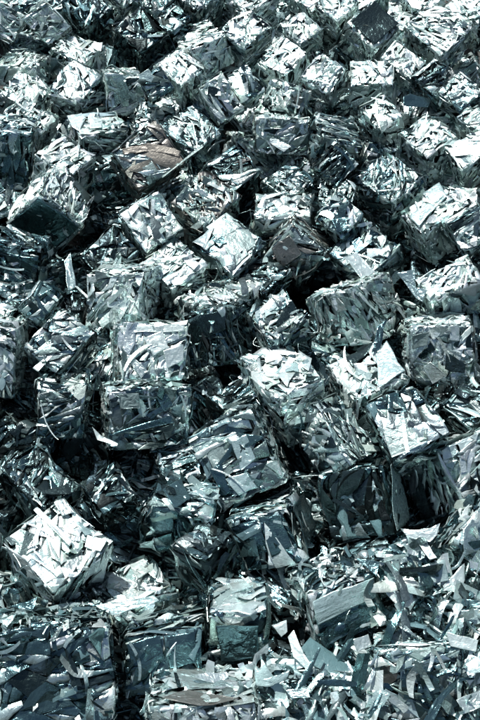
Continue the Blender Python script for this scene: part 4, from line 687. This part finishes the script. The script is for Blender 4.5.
def strip(name, rng, place, W, H, tone, parent, warp, length, width, curl=1.0):
    """a long offcut caught in one face and standing slightly off it"""
    n = 11
    th = rng.uniform(0, math.pi); L = length
    cu, cv = rng.uniform(-.44, .44) * W, rng.uniform(-.44, .44) * H
    s = np.linspace(-.5, .5, n)
    cur = rng.normal(0, .5); tw = rng.normal(0, .9) * curl
    a = s * L; off = cur * L * (s ** 2 - .08)
    lift = .010 + np.abs(rng.normal(0, .012)) + rng.normal(0, .12) * curl * a + rng.normal(0, .4) * curl * L * (s ** 2) + rng.normal(0, .12) * curl * np.abs(a - rng.uniform(-.3, .3) * L)
    lift = np.maximum(lift, .006)
    wd = width * (1 - .5 * np.abs(s) * 2 * rng.uniform(.2, 1)) / 2
    rows = []
    for sg, dz in ((-1, 0), (1, 0), (1, -.002), (-1, -.002)):
        b = off + sg * wd
        roll = sg * wd * np.sin(tw * (s + .5))
        u = cu + a * math.cos(th) - b * math.sin(th); v = cv + a * math.sin(th) + b * math.cos(th)
        rows.append(np.stack([u, v, lift + roll + dz], -1))
    P = np.stack(rows, 1).reshape(-1, 3)
    hu, hv = W / 2 + .008, H / 2 + .008
    P[:, 0] = np.clip(P[:, 0], -hu, hu); P[:, 1] = np.clip(P[:, 1], -hv, hv)
    F = []
    for i in range(n - 1):
        for j in range(4):
            F.append((i * 4 + j, i * 4 + (j + 1) % 4, (i + 1) * 4 + (j + 1) % 4, (i + 1) * 4 + j))
    F += [(3, 2, 1, 0), tuple((n - 1) * 4 + q for q in (0, 1, 2, 3))]
    g = Geo()
    base, rough = TONES[tone]
    F = np.array(F)
    g.add(place(P), F, np.tile(np.array(base) * rng.uniform(.85, 1.1), (len(F), 1)), np.tile([[rng.uniform(.55, .9) if tone in 'wp' else .9, rough]], (len(F), 1)), np.zeros(len(F), bool))
    return g.build(name, parent, warp=warp)


def wire(rng, place, W, H, parent, warp):
    """a thin springy wire that leaves the bale, bows out and comes back"""
    n, k, r = 22, 6, rng.uniform(.0011, .0018)
    a0 = np.array([rng.uniform(-.5, .5) * W, rng.uniform(-.5, .5) * H, 0]); th = rng.uniform(0, 6.28); ln = rng.uniform(.06, .18)
    s = np.linspace(0, 1, n); bow = rng.normal(0, .35) * ln; up = rng.uniform(.02, .05)
    c = np.stack([a0[0] + math.cos(th) * ln * s - math.sin(th) * bow * np.sin(s * math.pi), a0[1] + math.sin(th) * ln * s + math.cos(th) * bow * np.sin(s * math.pi),
                  .004 + up * np.sin(s * math.pi * rng.uniform(.8, 1.2))], -1)
    c += np.cumsum(rng.normal(0, .0012, (n, 3)), 0)
    tg = np.gradient(c, axis=0); tg /= np.linalg.norm(tg, axis=1)[:, None]
    e1 = np.cross(tg, [0.3, .2, 1.0]); e1 /= np.linalg.norm(e1, axis=1)[:, None]; e2 = np.cross(tg, e1)
    an = np.linspace(0, 2 * math.pi, k, endpoint=False)
    P = (c[:, None] + r * (np.cos(an)[None, :, None] * e1[:, None] + np.sin(an)[None, :, None] * e2[:, None])).reshape(-1, 3)
    F = np.array([(i * k + j, i * k + (j + 1) % k, (i + 1) * k + (j + 1) % k, (i + 1) * k + j) for i in range(n - 1) for j in range(k)])
    g = Geo(); base = np.array(TONES[rng.choice(list('pgwd'))][0])
    g.add(place(P), F, np.tile(base, (len(F), 1)), np.tile([[.9, .35]], (len(F), 1)), np.ones(len(F), bool))
    return g.build('wire', parent, warp=warp)


# ------------------------------------------------------------------ the bales
GROUP = 'pressed scrap metal bales in the heap'
AXN = {(2, 1): '+z', (1, -1): '-y', (0, -1): '-x', (0, 1): '+x', (1, 1): '+y'}
roots = {}
MESSY = {17: 16, 20: 14, 21: 16, 22: 16, 15: 10, 18: 16, 3: 6, 19: 6, 16: 6, 83: 10, 52: 6, 1: 8, 87: 4}   # bales with many loose torn sheets on them
for num, org, quat, dim, st, metal_shade_mix, label in BALES:
    rng = np.random.default_rng(1000 + num)
    X, Y, Z = dim
    root = bpy.data.objects.new('scrap_bale', None); COL.objects.link(root)
    root.empty_display_size = .1
    root.location = org; root.rotation_mode = 'QUATERNION'; root.rotation_quaternion = Quaternion(quat)
    root['label'] = label; root['category'] = 'scrap bale'
    root['group'] = GROUP if num < 200 else 'dim bales deeper in the heap'
    warp = make_warp(rng, X, Y, Z)
    mix = MIX[metal_shade_mix]
    geo = Geo()
    core(geo, rng, X, Y, Z, mix)
    styles = {'+z': st[0], '-y': st[1], '-x': st[2], '+x': st[1], '+y': st[2]}
    for ax, style in styles.items():
        W, H = face_size(ax, X, Y, Z)
        dens = W * H / .12 * (1.0 if ax in ('+z', '-y', '-x') else .45)
        P, col, surf, sm = shards(rng, W, H, style, dens, mix)
        m = len(P); r = len(SHARD_F)
        geo.add(FACES[ax](P.reshape(-1, 3), X, Y, Z), (SHARD_F[None] + (np.arange(m) * 25)[:, None, None]).reshape(-1, 4),
                np.repeat(col, r, 0), np.repeat(surf, r, 0), np.repeat(sm, r))
        for (cnt, ln, asp, tilt, bend, lift, roll, smo) in STYLE[style]:
            n = max(3, int(cnt * dens * (0.9 if num % 3 else 1.15)))
            ang = (0.0 if rng.random() < .8 else 1.57) if style == 'l' and asp > 8 else None
            P, col, surf, sm = sheets(rng, n, W, H, ln, asp, tilt, bend, lift, mix, ang, roll, smo)
            add_sheets(geo, P, col, surf, sm, lambda Q, ax=ax: FACES[ax](Q, X, Y, Z))
    geo.build('pressed_body', root, warp=warp)
    for ax in ('+z', '-y', '-x'):
        W, H = face_size(ax, X, Y, Z)
        for q in range(int(rng.integers(1, 3))):
            tone = rng.choice(list(mix))
            strip('loose_strip', rng, lambda Q, ax=ax: FACES[ax](Q, X, Y, Z), W, H, tone, root, warp,
                  rng.uniform(.10, .24), rng.uniform(.006, .020), .6)
    for q in range({25: 4, 7: 4, 116: 4, 33: 4, 16: 3, 1: 3, 4: 3, 9: 2, 2: 2}.get(num, 1 if num % 4 == 1 and num < 200 else 0)):
        ax = ('+z', '-y', '-x')[q % 3]; W, H = face_size(ax, X, Y, Z)
        wire(rng, lambda Q, ax=ax: FACES[ax](Q, X, Y, Z), W, H, root, warp)
    for q in range(MESSY.get(num, 0)):
        ax = ('+z', '+z', '-y', '-x')[q % 4]
        W, H = face_size(ax, X, Y, Z)
        strip('loose_sheet', rng, lambda Q, ax=ax: FACES[ax](Q, X, Y, Z), W, H, rng.choice(list('wwppptg')), root, warp,
              rng.uniform(.06, .20), rng.uniform(.015, .05), 1.6)
    roots[num] = (root, warp, dim)

for i, (num, ax, sg, pts, tone, lab) in enumerate(PLATES):
    rng = np.random.default_rng(5000 + i)
    root, warp, dim = roots[num]
    nrm = np.zeros(3); nrm[ax] = sg
    pts = np.array(pts) + nrm * (.024 if lab and 'dark' in lab else .016)
    o = thick_plate('sheet', pts, nrm, tone, rng, root, bend=.035 if lab else .09, warp=warp, fold=.4 if lab else .7)
    if lab:
        o['label'] = lab
        if 'brushed' in lab: o.data.materials[0] = BRUSHED

# the heap goes on beyond what the photograph takes in: copies of the same kinds of bale round its rim
def copy_bale(src, loc, quat):
    r = src.copy(); COL.objects.link(r)
    r.location = loc; r.rotation_quaternion = quat
    r['label'] = 'pressed scrap bale on the rim of the heap beyond the picture'; r['group'] = 'bales on the rim of the heap'
    for ch in src.children:
        c = ch.copy(); COL.objects.link(c); c.parent = r
    return r


random.seed(11)
kinds = [roots[k][0] for k in (2, 9, 11, 29, 30, 34, 41, 44, 46, 51, 54, 79, 83, 27, 47)]
spots = []
y = 2.35
while y < 9.2:
    depth = y * math.cos(PITCH) + (4.2 - .1 * (y - 4.75) - .2) * math.sin(PITCH)
    for side in (-1, 1):
        for k in range(3):
            spots.append((side * (.217 * depth + .42 + .37 * k), y))
    y += .38
for row in (9.45, 9.85):
    spots += [(-2.2 + .40 * i, row) for i in range(12)]
for x, y in spots:
    x += random.uniform(-.05, .05); y += random.uniform(-.05, .05)
    q = Quaternion((0, 0, 1), random.uniform(0, 6.28)) @ Quaternion((random.uniform(-1, 1), random.uniform(-1, 1), 0), random.uniform(0, .5))
    copy_bale(random.choice(kinds), (x, y, .715 + (y - 4.75) * .105 - .30 + random.uniform(-.08, .05)), q)

# ------------------------------------------------------------------ loose sheets lying on the heap
for i, (pts, tone, label) in enumerate(LOOSE):
    rng = np.random.default_rng(7000 + i)
    pts = np.array(pts); c = pts.mean(0)
    n = np.zeros(3)
    for j in range(len(pts)):
        n += np.cross(pts[j] - c, pts[(j + 1) % len(pts)] - c)
    n /= np.linalg.norm(n)
    if n @ (CAM - c) < 0: n = -n
    o = thick_plate('metal_offcut', pts - c, n, tone, rng, bend=.17)
    o.location = c
    o['label'] = label; o['category'] = 'metal offcut'; o['group'] = 'loose offcuts lying on the heap'

# ------------------------------------------------------------------ ground under the heap and the small shreds on it
def ground_z(x, y):
    y = np.asarray(y, float)
    s = np.clip(y - 1.2, 0, 14)
    z = s * math.tan(math.radians(6)) - .35
    z = z - np.clip(y - 15.2, 0, 6) * .2
    return z + .03 * np.sin(x * 2.1 + y * 1.3) * np.exp(-np.abs(y - 6) / 8)


gx = np.concatenate([[-900, -300, -100, -40], np.linspace(-16, 16, 60), [40, 100, 300, 900]])
gy = np.concatenate([[-900, -300, -100, -40], np.linspace(-8, 24, 60), [40, 100, 300, 900]])
GX, GY = np.meshgrid(gx, gy, indexing='ij')
V = np.stack([GX, GY, ground_z(GX, GY)], -1).reshape(-1, 3)
nn = len(gy); ii = np.arange(len(gx) * nn).reshape(len(gx), nn)
F = np.stack([ii[:-1, :-1], ii[1:, :-1], ii[1:, 1:], ii[:-1, 1:]], -1).reshape(-1, 4)
g = Geo(); g.add(V, F, np.zeros((len(F), 3)), np.zeros((len(F), 2)), np.ones(len(F), bool))
o = g.build('ground', mat=GROUND); o['kind'] = 'structure'

rng = np.random.default_rng(42)
geo = Geo()
n = 9000
P, col, surf, sm = sheets(rng, n, 7.2, 9.6, .07, 3.0, .35, .3, .02, 'pgtddddddk', smooth=.3)  # mix darkened so the shreds carry the shade of the gaps
P[..., 0] += 0; 
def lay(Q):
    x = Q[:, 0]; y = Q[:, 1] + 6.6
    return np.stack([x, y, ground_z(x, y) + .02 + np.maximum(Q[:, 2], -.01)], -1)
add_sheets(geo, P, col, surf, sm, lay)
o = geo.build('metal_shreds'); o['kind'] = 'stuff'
o['label'] = 'small torn metal shreds covering the ground between the bales'; o['category'] = 'metal shreds'

# the loose bed of torn strips that half buries the bales at the lower right
rng = np.random.default_rng(43)
geo = Geo()
pts = np.array(HEAP)
for per, ln, asp, tilt, bend, tone_mix in ((1, .13, 4.0, .2, .55, 'wppptttgd'), (1, .12, 7.0, .28, .6, 'wwppptttgdd'), (1, .03, 2.8, .3, .5, 'pttgd')):
    base = np.repeat(pts, per, 0)
    n = len(base)
    P, col, surf, sm = sheets(rng, n, 10, 10, ln, asp, tilt, bend, .01, tone_mix, smooth=.7, free=True, roll=.2)
    base = base + rng.normal(0, .018, (n, 3)) + np.array([0, -.3, .5]) * np.abs(rng.normal(0, .014, n))[:, None]
    nz = np.stack([rng.normal(0, .45, n), -.35 + rng.normal(0, .4, n), np.full(n, .9)], -1); nz /= np.linalg.norm(nz, axis=1)[:, None]
    ex = np.cross(np.array([0, 1.0, .1]), nz); ex /= np.linalg.norm(ex, axis=1)[:, None]; ey = np.cross(nz, ex)
    Q = base[:, None] + P[..., :1] * ex[:, None] + P[..., 1:2] * ey[:, None] + P[..., 2:] * nz[:, None]
    add_sheets(geo, Q, col, surf, sm, lambda q: q)
o = geo.build('torn_strips'); o['kind'] = 'stuff'
o['label'] = 'loose bed of curled torn strips half burying the bales at the lower right'; o['category'] = 'metal shreds'

# ------------------------------------------------------------------ camera, sun and sky
cam = bpy.data.cameras.new('camera'); co = bpy.data.objects.new('camera', cam); COL.objects.link(co)
co.location = CAM; co.rotation_euler = (math.pi / 2 - PITCH, 0, 0)
cam.sensor_fit = 'VERTICAL'; cam.sensor_height = 36; cam.lens = 18 / math.tan(math.radians(18))
cam.clip_end = 3000
scene.camera = co

EL, AZ = math.radians(72), math.radians(55)        # sun almost overhead, a little to the left
sd = Vector((-math.sin(AZ) * math.cos(EL), math.cos(AZ) * math.cos(EL), math.sin(EL)))
sun = bpy.data.lights.new('sun', 'SUN'); sun.energy = 5.0; sun.angle = math.radians(.5); sun.color = (1, .97, .93)
so = bpy.data.objects.new('sun', sun); COL.objects.link(so)
so.rotation_euler = sd.to_track_quat('Z', 'Y').to_euler(); so.location = (0, 4, 12)

w = bpy.data.worlds.new('World'); scene.world = w; w.use_nodes = True
nt = w.node_tree
sky = nt.nodes.new('ShaderNodeTexSky'); sky.sky_type = 'NISHITA'; sky.sun_disc = False
sky.ozone_density = 2.0; sky.dust_density = 4.0; sky.air_density = 1.0
sky.sun_elevation = EL; sky.sun_rotation = -AZ
bg = nt.nodes['Background']; bg.inputs[1].default_value = .05
nt.links.new(sky.outputs[0], bg.inputs[0])

scene.cycles.max_bounces = 6; scene.cycles.glossy_bounces = 3; scene.cycles.diffuse_bounces = 2
scene.view_settings.view_transform = 'Standard'; scene.view_settings.look = 'None'
scene.view_settings.exposure = 0.78; scene.view_settings.gamma = 1.0
